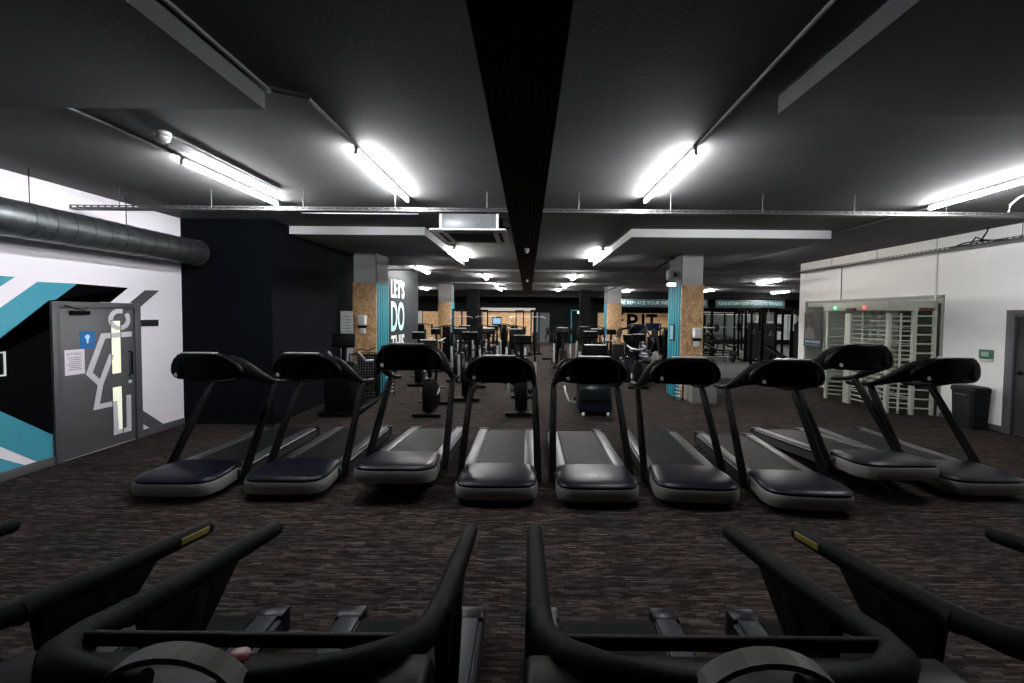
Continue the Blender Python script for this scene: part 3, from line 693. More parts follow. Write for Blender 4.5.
        B().lathe([(0, 0), (.024, 0), (.024, .03), (.016, .036), (0, .036)], S(.04, .665, 1.162), 16).build('stop_button', RED, t)
    return t
proto = make_treadmill('row')
ROW = [(-3.66, 4.0, 0, 0, 'leftmost treadmill of the facing row, beside the navy wall'),
       (-2.56, 4.07, 0, 0, 'second treadmill from the left in the facing row'),
       (-1.38, 4.0, .15, 0, 'raised inclined treadmill third from the left in the facing row'),
       (-.315, 3.98, 0, 0, 'fourth treadmill from the left in the facing row, left of the central aisle gap'),
       (.735, 3.96, 0, 0, 'middle treadmill of the facing row, right of the central aisle gap'),
       (1.76, 3.97, 0, R(-3), 'sixth treadmill from the left, in front of the right chipboard pillar'),
       (2.82, 3.84, 0, R(-4), 'seventh treadmill from the left, pulled slightly forward of the facing row'),
       (3.96, 4.1, .19, 0, 'raised inclined treadmill second from the right, in front of the turnstile'),
       (4.98, 4.2, 0, 0, 'rightmost treadmill of the facing row, nearest the grey bin')]
for i, (x, y, up, rz, lb) in enumerate(ROW):
    t = proto if i == 0 else copy_tree(proto)
    tag(t, 'black ' + lb, 'treadmill', 'treadmills in the facing row')
    t.location = (x + 2.15 * -math.sin(rz), y + 2.15 * math.cos(rz), 0); t.rotation_euler = (-math.asin(up / 2.15), 0, rz)
    if up:
        for s in (-1, 1):
            B().tube([(s * .25, .6 - 2.15, .06), (s * .25, .42 - 2.15, -up + .05)], .022, 8).build('incline_leg', BLKM, t)
            B().lathe([(0, -.02), (.045, -.02), (.045, .02), (0, .02)], (s * .25, .42 - 2.15, -up + .055), 14, 'x').build('incline_wheel', BLK, t)
nproto = make_treadmill('near')
NEAR = [(-1.84, 'nearest-row treadmill at the far left, its grip with a yellow label'), (-.675, 'near treadmill left of the centre with grips pointing away'),
        (.467, 'near treadmill right of the centre with grips pointing away'), (1.63, 'near-row treadmill at the far right, its grip with a yellow label')]
for i, (x, lb) in enumerate(NEAR):
    t = nproto if i == 0 else copy_tree(nproto)
    tag(t, 'black ' + lb, 'treadmill', 'treadmills in the near row')
    t.location = (x, .19 + 2.15, 0)
for i, (x, s) in enumerate(((-1.84, 1), (1.63, -1))):
    t = [o for o in bpy.data.objects if o.get('group') == 'treadmills in the near row' and abs(o.location.x - x) < .01][0]
    B().box((s * .462, 1.44 - 2.15, 1.018), (.006, .14, .026), (R(-9), 0, 0), .002).build('grip_label', YEL, t)

# ================================================================== ENTRANCE: turnstile, poster, bin, call box
ts = thing('turnstile', 'pale full-height turnstile cage with stacked horizontal bars at the entrance', 'turnstile', (7.75, 8.8, 0))
def T(x, y, z): return (x - 7.75, y - 8.8, z)
def post(x, y, wx, wy, h=2.1): return B().box(T(x, y, h / 2), (wx, wy, h), None, .006).build('post', TURN, ts)
post(7.2, 9.55, .06, .06); post(7.3, 9.05, .07, .16, 2.05); post(7.38, 8.14, .07, .07); post(7.74, 7.98, .07, .07); post(8.12, 7.95, .05, .06); post(7.55, 8.06, .03, .03, 2.05)
post(8.1, 9.6, .06, .06); post(7.85, 9.1, .05, .05)
hd = B().box(T(7.68, 8.8, 2.2), (1.0, 1.7, .2), None, .01).build('header_box', TURN, ts)
B().lathe([(0, 0), (.028, 0), (.02, -.02), (0, -.024)], T(7.165, 9.3, 2.17), 12, 'x').build('green_lamp', emis('green_led', (0.1, 1.0, 0.35), 4), hd)
B().lathe([(0, 0), (.028, 0), (.02, -.02), (0, -.024)], T(7.165, 8.5, 2.17), 12, 'x').build('red_lamp', emis('red_led', (1.0, 0.05, 0.04), 6), hd)
B().box(T(7.165, 8.85, 2.13), (.02, .28, .06), None, .004).build('red_brown_label', mat('maroon_label', (.12, .03, .03), .5), hd)
B().box(T(7.95, 7.945, 2.13), (.3, .02, .06), None, .004).build('red_brown_label', mat('maroon_label', (.12, .03, .03), .5), hd)
for k in range(20):      # close bars of the front screen
    z = .12 + k * .098
    B().tube([T(7.31, 8.98, z), T(7.38, 8.17, z)], .014, 8).build('bar', TURN, ts)
for k in range(20):
    z = .12 + k * .098
    B().tube([T(7.21, 9.53, z), T(7.6, 9.3, z)], .013, 8).build('bar', TURN, ts)
for k in range(20):
    z = .12 + k * .098
    B().tube([T(7.4, 8.13, z), T(7.72, 7.99, z)], .012, 8).build('bar', TURN, ts)
for k in range(11):      # wide-spaced curved guard on the near side
    z = .14 + k * .185
    B().tube([T(7.76, 7.97, z), T(7.95, 7.9, z), T(8.12, 7.95, z)], .015, 8).build('guard_bar', TURN, ts)
ro = B().cyl(T(7.75, 8.75, 0), T(7.75, 8.75, 2.1), .05, n=14).build('rotor_column', TURN, ts)
for a in (20, 110, 200, 290):
    for k in range(11):
        z = .3 + k * .16
        B().tube([T(7.75, 8.75, z), T(7.75 + .55 * math.cos(R(a)), 8.75 + .55 * math.sin(R(a)), z)], .014, 6).build('rotor_arm', TURN, ro)
# glazed entrance frame beside it
eg = thing('entrance_glazing', 'pale framed glass panel beside the turnstile carrying the poster', 'glass panel', (8.25, 11.2, 0))
for y in (-.28, -.12): B().box((0, y, 1.15), (.05, .05, 2.3), None, .004).build('mullion', TURN, eg)
B().b2(-.025, .025, -.3, .52, 0, .06).build('bottom_rail', mat('white_sill', (.7, .7, .68), .5), eg)
B().b2(-.03, .03, -3.3, .52, 2.25, 2.36).build('head_rail', TURN, eg)
po = thing('poster', 'tall poster of a person training, dark blue caption strip below', 'poster', (8.15, 11.4, 1.1))
B().b2(-.01, .01, -.36, .33, 0, .98, .002).build('print_board', mat('poster_dark', (.016, .014, .015), .5, var=.6, scale=5), po)
B().b2(-.013, -.0105, -.36, .33, 0, .22).build('caption_strip', mat('poster_blue', (.008, .022, .045), .5), po)
def flat(poly, m, nm): B().prism(poly, 'x', -.0135, -.011).build(nm, m, po)
flat([(.33, .22), (.33, .40), (.24, .55), (.1, .6), (-.05, .5), (-.14, .22)], mat('poster_shirt', (.12, .11, .12), .6), 'printed_torso')
flat([(.1 + .09 * math.cos(R(a)), .69 + .12 * math.sin(R(a))) for a in range(0, 360, 30)], mat('poster_skin', (.14, .075, .05), .6), 'printed_head')
flat([(.02, .7), (-.07, .98), (-.02, .98), (.08, .76)], mat('poster_skin', (.14, .075, .05), .6), 'printed_arm')
PW = mat('poster_white', (.4, .42, .44), .6)
cp = B()
for k in range(8): cp.b2(-.0145, -.013, .22 - k * .075, .27 - k * .075, .12, .18)
cp.build('caption', PW, po)
cl_ = B()
for k in range(5): cl_.b2(-.0145, -.013, .2 - k * .11, .28 - k * .11, .05, .075)
cl_.build('caption_small_print', mat('poster_teal', (.1, .3, .36), .6), po)
wb_ = thing('waste_bin', 'dark grey litter bin standing by the right wall', 'bin', (7.92, 7.08, 0))
B().loft([[(x * k, y * k, z) for x, y in ((-.17, -.15), (-.13, -.19), (.15, -.19), (.19, -.15), (.19, .15), (.15, .19), (-.13, .19), (-.17, .15))] for z, k in ((0, .88), (.03, .9), (.64, 1.0), (.66, .98))]).build('body', BINM, wb_)
ld = B().loft([[(x * k + .01 * (1 - k), y * k, z) for x, y in ((-.18, -.16), (-.14, -.2), (.15, -.2), (.19, -.16), (.19, .16), (.15, .2), (-.14, .2), (-.18, .16))] for z, k in ((.655, 1.0), (.70, 1.02), (.735, .97), (.75, .85))]).build('lid', BINM, wb_)
B().box((-.181, 0, .60), (.012, .2, .018), None, .004).build('rim_slot', mat('bin_rim', (.06, .06, .062), .4), wb_)
cb_ = thing('call_point', 'small green emergency exit button box on the right wall', 'call point', (RX, 7.08, 1.2))
B().b2(-.05, 0, -.1, .1, .04, .2, .008).build('body', mat('callpoint_green', (.03, .16, .09), .45), cb_)
B().b2(-.054, -.05, -.06, .06, .08, .16).build('button_panel', mat('callpoint_pale', (.35, .45, .38), .5), cb_)
B().b2(-.045, 0, -.1, .1, 0, .035, .004).build('label_plate', WHITE, cb_)

# ---- dispensers and small items on the pillars
def dispenser(label, x, y, z):
    d = thing('paper_dispenser', label, 'dispenser', (x, y, z), 0, 'dispensers on the pillars')
    B().b2(-.09, .09, -.15, 0, .12, .36, .025, 3).build('cover', WHITE, d)
    B().b2(-.085, .085, -.14, 0, .06, .12, .01).build('dark_base', BLK, d)
    B().b2(-.06, .06, -.1, 0, -.08, .05, .015).build('sanitiser_box', WHITE, d)
dispenser('white paper dispenser on the left front pillar', -3.9, 9.45, 1.55)
dispenser('white paper dispenser on the right front pillar', 3.93, 9.32, 1.32)
sp = thing('wall_speaker', 'white loudspeaker bracketed to the right front pillar', 'speaker', (3.58, 9.75, 2.95))
B().b2(-.2, -.05, -.09, .09, -.13, .13, .04, 3).build('cabinet', mat('speaker_grey', (.3, .3, .3), .5), sp); B().b2(-.06, 0, -.03, .03, -.05, .05).build('bracket', BLKM, sp)
el = thing('emergency_light', 'small lit emergency lamp under the pillar loudspeaker', 'light', (3.47, 9.7, 2.66))
B().b2(-.1, .1, -.06, .06, 0, .1, .01).build('lamp_body', WHITE, el); B().b2(-.09, .09, -.064, -.06, .01, .09).build('diffuser', emis('emergency_glow', (.95, .98, 1), 3), el)
nb = thing('pillar_notice', 'small framed notice on the teal side of the right front pillar', 'sign', (3.54, 9.75, 1.55))
B().b2(-.02, 0, -.14, .14, -.2, .2).build('frame', BLKM, nb); B().b2(-.024, -.02, -.11, .11, -.17, .17).build('print', mat('notice_teal', (.12, .25, .3), .5), nb)
rb = thing('roller_banner', 'white roller banner with grey lettering beside the left pillar', 'banner', (-4.235, 9.25, 0))
B().b2(-.12, .16, -.006, .006, .06, 2.0).build('banner_sheet', mat('banner_white', (.62, .64, .64), .6), rb); B().b2(-.15, .18, -.06, .06, 0, .06, .01).build('base', SILV, rb)
bl = B()
for k in range(9): bl.b2(-.09, .1 + .03 * (k % 2), -.0075, -.006, 1.3 + k * .07, 1.32 + k * .07)
bl.build('banner_lines', mat('banner_grey', (.3, .36, .38), .6), rb)
# wire mesh cage stand by the left pillar
cg = thing('wire_cage', 'black wire mesh cage trolley standing before the left pillar', 'cage', (-3.72, 9.15, 0))
for z in (.04, 1.02):
    B().tube([(-.3, -.2, z), (.3, -.2, z), (.3, .2, z), (-.3, .2, z), (-.3, -.2, z)], .012, 6).build('rim', BLKM, cg)
for sx in (-.3, .3):
    for sy in (-.2, .2): B().cyl((sx, sy, 0), (sx, sy, 1.04), .012, n=6).build('corner_post', BLKM, cg)
wm = B()
for k in range(1, 10):
    for sy in (-.2, .2): wm.cyl((-.3 + k * .06, sy, .04), (-.3 + k * .06, sy, 1.02), .006, n=5)
for k in range(1, 16):
    for sy in (-.2, .2): wm.cyl((-.3, sy, .04 + k * .062), (.3, sy, .04 + k * .062), .006, n=5)
o = wm.build('mesh_wires', mat('wire_grey', (.10, .10, .105), .5), cg); o['kind'] = 'stuff'
B().b2(-.28, .28, -.17, .18, .5, .515).build('shelf', BLKM, cg)
B().b2(-.27, .27, -.12, .17, .05, .49, .02).build('dark_infill', BLK, cg); B().b2(-.27, .27, .1, .18, .52, .98, .02).build('dark_infill', BLK, cg)  # dark blocks filling the inside of the cage
B().tube([(-.2, -.1, 1.05), (-.1, -.12, 1.14), (.1, -.1, 1.1), (.22, -.05, 1.18)], .015, 6).build('hanging_strap', GRIP, cg)
wr_ = thing('wire_rack', 'small pale wire rack against the right side of the left pillar', 'rack', (-3.3, 9.45, 0))
for k in range(9): B().tube([(-.08, -.06, .1 + k * .085), (.1, .05, .1 + k * .085)], .012, 6).build('rack_bar', mat('rack_pale', (.4, .4, .4), .5), wr_)
for sx in ((-.08, -.06), (.1, .05)): B().cyl((sx[0], sx[1], 0), (sx[0], sx[1], .85), .012, n=6).build('rack_post', BLKM, wr_)
wk = thing('wire_rack', 'small pale wire rack against the teal side of the right pillar', 'rack', (3.5, 9.15, 0), R(-90))
for k in range(9): B().tube([(-.08, -.06, .1 + k * .085), (.1, .05, .1 + k * .085)], .012, 6).build('rack_bar', mat('rack_pale', (.4, .4, .4), .5), wk)
for sx in ((-.08, -.06), (.1, .05)): B().cyl((sx[0], sx[1], 0), (sx[0], sx[1], .85), .012, n=6).build('rack_post', BLKM, wk)
pb = thing('plinth_box', 'low pale grey box unit at the foot of the right pillar', 'box', (3.95, 9.05, 0))
B().b2(-.28, .28, -.22, .22, 0, .62, .01).build('body', mat('plinth_grey', (.2, .195, .185), .6), pb); B().b2(-.3, .3, -.24, .24, .62, .66, .008).build('lid', mat('plinth_lid', (.3, .29, .27), .5), pb)

# ================================================================== CARDIO MACHINES (front end towards -Y, origin on the floor)
def mk_elliptical():
    t = bpy.data.objects.new('elliptical_trainer', None); COL.objects.link(t)
    B().b2(-.3, .3, .02, .14, .02, .09, .02).build('front_stabiliser', BLKM, t)
    B().b2(-.26, .26, 1.66, 1.76, .02, .08, .02).build('rear_stabiliser', BLKM, t)
    B().b2(-.05, .05, .1, 1.7, .05, .13, .01).build('spine', BLKM, t)
    out = [(.06, .12), (.9, .12), (.86, .5), (.7, .74), (.5, .84), (.28, .82), (.1, .66), (.04, .4)]
    hs = B().prism(out, 'x', -.115, .115).bevel(.035, 3).build('housing', BLK, t)
    for s in (-1, 1): B().lathe([(0, .116), (.22, .116), (.22, .124), (0, .128)] if s > 0 else [(0, -.116), (.22, -.116), (.22, -.124), (0, -.128)], (0, .46, .44), 22, 'x').build('side_disc', mat('housing_disc', (.05, .05, .055), .35), hs)
    B().tube([(0, .5, .8), (0, .6, 1.15), (0, .63, 1.36)], [.06, .045, .04], 10).build('mast', BLKM, t)
    c = B().box((0, .6, 1.44), (.4, .07, .19), (R(-20), 0, 0), .025, 3).build('console', BLK, t)
    B().box((0, .642, 1.44), (.3, .006, .13), (R(-20), 0, 0)).build('display', SCREEN, c)
    B().box((0, .575, 1.535), (.34, .03, .012), (R(-20), 0, 0)).build('top_strip', SILV, c)
    B().tube([(-.2, .95, 1.2), (-.2, .72, 1.12), (0, .62, 1.1), (.2, .72, 1.12), (.2, .95, 1.2)], .017, 8).build('fixed_handle', GRIP, t)
    for s in (-1, 1):
        a = B().tube([(s * .27, .72, .36), (s * .27, .62, .8), (s * .27, .6, 1.0)], [.03, .032, .028], 8).build('swing_arm', SILV, t)
        B().tube([(s * .27, .6, 1.0), (s * .26, .66, 1.28), (s * .24, .8, 1.55)], .019, 8).build('arm_grip', GRIP, a)
        zz = .28 if s > 0 else .42
        B().tube([(s * .2, .74, .38), (s * .17, 1.25, zz), (s * .17, 1.68, .13)], .022, 8).build('pedal_rail', BLKM, t)
        B().box((s * .17, 1.2, zz + .045), (.15, .4, .05), (R(6 * s), 0, 0), .015).build('pedal', BLK, t)
    return t
def mk_bike():
    t = bpy.data.objects.new('exercise_bike', None); COL.objects.link(t)
    B().b2(-.27, .27, .0, .1, .0, .07, .02).build('front_stabiliser', BLKM, t); B().b2(-.25, .25, 1.06, 1.16, 0, .07, .02).build('rear_stabiliser', BLKM, t)
    B().b2(-.04, .04, .08, 1.1, .03, .1, .01).build('spine', BLKM, t)
    out = [(.06, .1), (.8, .1), (.86, .3), (.74, .5), (.5, .62), (.3, .72), (.14, .7), (.04, .45)]
    hs = B().prism(out, 'x', -.09, .09).bevel(.03, 3).build('housing', BLK, t)
    for s in (-1, 1):
        cr = B().tube([(s * .1, .52, .34), (s * .12, .52 + .12 * s, .34 + .12 * s)], .014, 8).build('crank', SILV, t)
        B().box((s * .18, .52 + .12 * s, .34 + .12 * s), (.1, .1, .03), None, .008).build('pedal', BLK, cr)
    B().tube([(0, .78, .4), (0, .9, .92)], .03, 10).build('seat_post', BLKM, t)
    st = B().loft([[(x * w_, .78 + d, .93 + h_) for x, h_ in ((-1, 0), (-.7, .05), (0, .065), (.7, .05), (1, 0), (0, -.03))] for d, w_ in ((0, .04), (.1, .06), (.2, .11), (.29, .12), (.32, .08))]).build('seat', UPH, t)
    B().tube([(0, .32, .68), (0, .24, 1.26)], [.045, .035], 10).build('handlebar_post', BLKM, t)
    B().tube([(-.22, .62, 1.12), (-.24, .4, 1.12), (-.16, .24, 1.06), (0, .22, 1.04), (.16, .24, 1.06), (.24, .4, 1.12), (.22, .62, 1.12)], .018, 8).build('handlebar', SILV, t)
    c = B().box((0, .2, 1.36), (.34, .06, .2), (R(-20), 0, 0), .02, 3).build('console', BLK, t)
    B().box((0, .237, 1.36), (.24, .006, .13), (R(-20), 0, 0)).build('display', SCREEN, c); B().box((0, .17, 1.456), (.3, .03, .012), (R(-20), 0, 0)).build('top_strip', SILV, c)
    return t
def mk_stepper():
    t = bpy.data.objects.new('stair_climber', None); COL.objects.link(t)
    B().b2(-.36, .36, .0, 1.3, .0, .09, .02).build('base', BLKM, t)
    B().prism([(.02, .08), (.7, .08), (.6, .6), (.36, 1.02), (.12, 1.02), (.0, .5)], 'x', -.26, .26).bevel(.06, 3).build('housing', BLK, t)
    for s in (-1, 1):
        B().tube([(s * .3, 1.1, .95), (s * .31, .6, 1.0), (s * .28, .3, 1.2)], .022, 8).build('handrail', SILV, t)
        B().b2(s * .15 - .13, s * .15 + .13, .72, 1.1, .25 + .09 * s, .3 + .09 * s, .015).build('step', BLK, t)
    B().tube([(0, .3, 1.0), (0, .34, 1.3)], .05, 10).build('mast', BLKM, t)
    c = B().box((0, .3, 1.42), (.42, .09, .28), (R(-16), 0, 0), .03, 3).build('console', BLK, t)
    B().box((0, .352, 1.42), (.32, .006, .2), (R(-16), 0, 0)).build('display', SCREEN, c)
    return t
def mk_recumbent():
    t = bpy.data.objects.new('recumbent_trainer', None); COL.objects.link(t)
    prof = [(0, .06), (.04, .5), (.12, .64), (.3, .7), (.46, .62), (.56, .3), (.56, .06)]
    hs = B().prism(prof, 'x', -.33, .33).bevel(.06, 3).build('housing', mat('dark_teal_housing', (.006, .009, .011), .25, var=.15, spec=.2), t)
    B().b2(-.28, .28, -.012, .03, .3, .315, .004).build('trim_line', BLKM, hs)
    for s in (-1, 1): B().lathe([(0, -.02), (.045, -.02), (.045, .02), (0, .02)], (s * .24, .04, .045), 14, 'x').build('wheel', SILV, t)
    B().b2(-.08, .08, .5, 1.6, .06, .16, .02).build('rail', SILV, t); B().b2(-.26, .26, 1.5, 1.6, 0, .07, .02).build('rear_stabiliser', BLKM, t)
    B().b2(-.22, .22, .95, 1.35, .36, .44, .03, 3).build('seat', UPH, t); B().box((0, 1.4, .7), (.42, .08, .58), (R(-15), 0, 0), .035, 3).build('backrest', UPH, t)
    B().b2(-.05, .05, 1.05, 1.25, .14, .37).build('seat_post', BLKM, t)
    B().tube([(-.36, .3, .2), (-.5, .22, .26), (-.56, .3, .42), (-.56, .5, .5)], .02, 8).build('side_handle', SILV, t)
    B().tube([(0, .3, .66), (0, .28, 1.15)], .045, 10).build('mast', BLKM, t)
    c = B().box((0, .24, 1.26), (.5, .07, .22), (R(-18), 0, 0), .025, 3).build('console', BLK, t); B().box((0, .2, 1.37), (.42, .03, .012), (R(-18), 0, 0)).build('top_strip', SILV, c)
    B().box((0, .28, 1.26), (.4, .006, .15), (R(-18), 0, 0)).build('display', SCREEN, c)
    return t
def place(make, items, cat, group):
    p = make()
    for i, (x, y, rz, lb) in enumerate(items):
        t = p if i == 0 else copy_tree(p)
        tag(t, lb, cat, group); t.location = (x, y, 0); t.rotation_euler = (0, 0, rz)
place(mk_stepper, [(-3.55, 7.4, R(4), 'black stair climber beside the navy wall and wire cage')], 'stair climber', 'cardio machines')
place(mk_bike, [(-1.9, 7.4, 0, 'black exercise bike with silver handlebar, nearest on the left'), (-2.95, 10.6, R(6), 'black exercise bike in front of the lettered wall'), (2.95, 10.5, R(-5), 'black exercise bike left of the right chipboard pillar'), (-3.1, 13.2, 0, 'black exercise bike far back beside the lettered wall'), (3.0, 14.1, 0, 'black exercise bike in the third row near the right pillar')], 'exercise bike', 'cardio machines')
place(mk_elliptical, [(-.12, 7.45, 0, 'black elliptical trainer in the central aisle, nearest of its kind'), (-1.36, 8.75, 0, 'black elliptical trainer with silver arms left of the central aisle'), (-2.0, 11.2, 0, 'black elliptical trainer with silver arms, second row behind the left treadmills'),
      (1.62, 9.75, 0, 'black elliptical trainer with silver arms behind the dark recumbent machine'), (-.35, 11.0, 0, 'black elliptical trainer in the aisle of the rear row'), (-1.2, 11.6, 0, 'black elliptical trainer in the third row on the left'), (-2.3, 14.0, 0, 'black elliptical trainer in the fourth row on the left'), (-1.3, 14.4, 0, 'black elliptical trainer in the fourth row nearest the aisle'), (2.1, 11.6, 0, 'black elliptical trainer left of the grey bumper plate'),
      (1.15, 12.6, 0, 'black elliptical trainer in the third row right of the aisle'), (2.05, 13.9, 0, 'black elliptical trainer in the third row farther right')], 'elliptical trainer', 'cardio machines')
place(mk_recumbent, [(1.32, 7.6, 0, 'dark glossy recumbent trainer with silver side handle behind the middle treadmill'), (3.2, 12.0, R(6), 'dark recumbent trainer beside the right pillar base')], 'recumbent trainer', 'cardio machines')

# ================================================================== STRENGTH AREA
def mk_lat():
    t = bpy.data.objects.new('pulley_machine', None); COL.objects.link(t)
    B().b2(-.35, .35, 0, .1, 0, .08, .01).build('front_foot', BLKM, t); B().b2(-.05, .05, 0, 1.3, 0, .08, .01).build('base_beam', BLKM, t)
    for s in (-1, 1): B().b2(s * .2 - .03, s * .2 + .03, .02, .1, .05, 2.15, .008).build('upright', BLKM, t)
    B().b2(-.24, .24, .02, .1, 2.1, 2.2, .01).build('top_cap', BLKM, t); B().b2(-.03, .03, .05, 1.0, 2.12, 2.2, .008).build('pulley_boom', BLKM, t)
    st = B().b2(-.14, .14, .03, .1, .12, .2).build('weight_plate', IRON, t)
    for k in range(1, 11): obj('weight_plate', st.data, t, (0, 0, k * .088))
    for s in (-1, 1): B().cyl((s * .1, .065, .1), (s * .1, .065, 2.1), .009, n=6).build('guide_rod', SILV, t)
    B().lathe([(0, -.02), (.06, -.02), (.06, .02), (0, .02)], (0, .95, 2.1), 16, 'x').build('pulley', BLK, t)
    B().cyl((0, .98, 2.1), (0, .98, 1.85), .005, n=5).build('cable', BLK, t)
    B().tube([(-.55, 1.0, 1.78), (-.4, .98, 1.85), (.4, .98, 1.85), (.55, 1.0, 1.78)], .015, 8).build('pull_bar', SILV, t)
    B().b2(-.2, .2, .8, 1.15, .42, .5, .02).build('seat', UPH, t); B().b2(-.04, .04, .9, 1.0, .05, .42).build('seat_post', BLKM, t)
    return t
def mk_cable():
    t = bpy.data.objects.new('cable_tower', None); COL.objects.link(t)
    for x in (-.3, .3):
        for y in (0, .55): B().b2(x - .035, x + .035, y - .035, y + .035, 0, 2.3, .006).build('upright', BLKM, t)
    for z in (.05, 2.26):
        B().b2(-.335, .335, -.035, .585, z - .035, z + .035, .006).build('frame_plate', BLKM, t)
    st = B().b2(-.2, .2, .1, .26, .1, .18).build('weight_plate', IRON, t)
    for k in range(1, 15): obj('weight_plate', st.data, t, (0, 0, k * .088))
    B().b2(-.24, .24, -.05, -.045, .15, 1.7).build('guard_sheet', mat('guard_grey', (.05, .05, .052), .35), t)
    B().b2(-.14, .14, -.055, -.05, 1.78, 2.0).build('instruction_card', WHITE, t)
    for s in (-1, 1): B().cyl((s * .12, .18, .1), (s * .12, .18, 2.26), .01, n=6).build('guide_rod', SILV, t)
    B().lathe([(0, -.02), (.07, -.02), (.07, .02), (0, .02)], (0, -.1, 2.18), 16, 'x').build('pulley', BLK, t)
    B().tube([(0, -.12, 2.15), (0, -.12, 1.4)], .006, 5).build('cable', BLK, t); B().tube([(-.08, -.12, 1.25), (0, -.12, 1.4), (.08, -.12, 1.25), (-.08, -.12, 1.25)], .012, 6).build('handle', SILV, t)
    return t
def mk_rack():
    t = bpy.data.objects.new('squat_rack', None); COL.objects.link(t)
    for x in (-.6, .6):
        for y in (0, 1.1): B().b2(x - .04, x + .04, y - .04, y + .04, 0, 2.2, .006).build('upright', BLKM, t)
        B().b2(x - .04, x + .04, 0, 1.1, 2.12, 2.2).build('side_beam', BLKM, t); B().b2(x - .04, x + .04, 0, 1.1, 0, .08).build('foot_beam', BLKM, t); B().b2(x - .03, x + .03, -.1, 1.0, .7, .76).build('safety_arm', BLKM, t)
        B().box((x, -.08, 1.32), (.05, .12, .06), None, .01).build('bar_hook', BLKM, t)
    B().b2(-.6, .6, 1.06, 1.14, 2.12, 2.2).build('cross_beam', BLKM, t); B().cyl((-.6, 0, 2.16), (.6, 0, 2.16), .018).build('pull_up_bar', SILV, t)
    return t
def mk_barbell():
    t = bpy.data.objects.new('barbell', None); COL.objects.link(t)
    B().cyl((-1.1, 0, 0), (1.1, 0, 0), .015, n=10).build('bar', SILV, t)
    for s in (-1, 1):
        for k, r in enumerate((.225, .225, .16)):
            B().lathe([(.03, -.02), (r - .02, -.02), (r, -.012), (r, .012), (r - .02, .02), (.03, .02)], (s * (.78 + k * .05), 0, 0), 24, 'x').build('plate', IRON, t)
        B().cyl((s * .93, 0, 0), (s * .96, 0, 0), .035, n=10).build('collar', SILV, t)
    return t
def mk_bench():
    t = bpy.data.objects.new('weight_bench', None); COL.objects.link(t)
    B().b2(-.14, .14, .0, .35, .42, .5, .02).build('seat', UPH, t); B().box((0, .78, .66), (.28, .85, .08), (R(28), 0, 0), .02).build('back_pad', UPH, t)
    B().b2(-.03, .03, .0, 1.2, .12, .18).build('spine', BLKM, t)
    for y in (.05, 1.15): B().b2(-.25, .25, y - .03, y + .03, 0, .06).build('foot_bar', BLKM, t)
    B().tube([(0, .1, .1), (0, .15, .42)], .03, 8).build('front_post', BLKM, t); B().tube([(0, 1.1, .1), (0, .9, .68)], .03, 8).build('rear_post', BLKM, t)
    return t
def mk_legpress():
    t = bpy.data.objects.new('plate_loaded_machine', None); COL.objects.link(t)
    for s in (-1, 1):
        B().tube([(s * .4, 0, .1), (s * .4, 1.6, 1.5)], .045, 8).build('slide_rail', BLUEM, t); B().tube([(s * .4, -.2, .05), (s * .4, 1.9, .05)], .04, 8).build('base_rail', BLUEM, t)
        B().tube([(s * .4, 1.6, 1.5), (s * .4, 1.8, .05)], .04, 8).build('rear_post', BLUEM, t)
        B().tube([(s * .4, .9, .85), (s * .75, .9, .95)], .02, 8).build('plate_peg', SILV, t)
        for k in range(2): B().lathe([(.03, -.02), (.21, -.02), (.225, -.01), (.225, .01), (.21, .02), (.03, .02)], (s * (.52 + k * .06), .9, .89), 22, 'x').build('plate', IRON, t)
    B().tube([(-.4, 1.6, 1.5), (.4, 1.6, 1.5)], .04, 8).build('top_bar', BLUEM, t); B().tube([(-.4, 1.8, .05), (.4, 1.8, .05)], .04, 8).build('rear_bar', BLUEM, t)
    B().box((0, 1.25, 1.3), (.7, .06, .5), (R(-40), 0, 0), .02).build('foot_plate', BLUEM, t); B().box((0, .05, .5), (.45, .1, .75), (R(25), 0, 0), .03).build('back_pad', UPH, t); B().box((0, .3, .22), (.45, .4, .1), (R(20), 0, 0), .03).build('seat', UPH, t)
    return t
def mk_press():
    t = bpy.data.objects.new('chest_press', None); COL.objects.link(t)
    B().b2(-.35, .35, 0, .08, 0, .07, .01).build('front_foot', BLKM, t); B().b2(-.35, .35, 1.2, 1.28, 0, .07, .01).build('rear_foot', BLKM, t); B().b2(-.04, .04, 0, 1.28, .02, .1).build('base_beam', BLKM, t)
    B().tube([(0, .2, .08), (0, .1, 1.5)], .04, 8).build('column', BLKM, t); B().box((0, .28, .85), (.32, .1, .7), (R(-8), 0, 0), .03).build('back_pad', UPH, t); B().b2(-.2, .2, .32, .72, .42, .5, .03).build('seat', UPH, t); B().b2(-.04, .04, .45, .55, .08, .42).build('seat_post', BLKM, t)
    for s in (-1, 1):
        B().tube([(s * .05, .1, 1.5), (s * .42, .2, 1.4), (s * .45, .5, 1.0), (s * .4, .62, .95)], .024, 8).build('press_arm', BLKM, t)
        B().lathe([(.03, -.02), (.16, -.02), (.175, 0), (.16, .02), (.03, .02)], (s * .5, .1, 1.3), 20, 'x').build('plate', IRON, t)
    B().b2(-.16, .16, -.1, .02, .1, 1.45, .02).build('weight_shroud', BLK, t)
    return t
place(mk_lat, [(-2.3, 20.6, 0, 'black lat pulley machine in front of the left dark column'), (-3.2, 18.0, 0, 'black lat pulley machine behind the left bikes'), (-.45, 21.5, 0, 'black lat pulley machine before the middle chipboard wall'), (.35, 19.5, 0, 'tall black pulley machine right of the aisle end')], 'pulley machine', 'pulley machines')
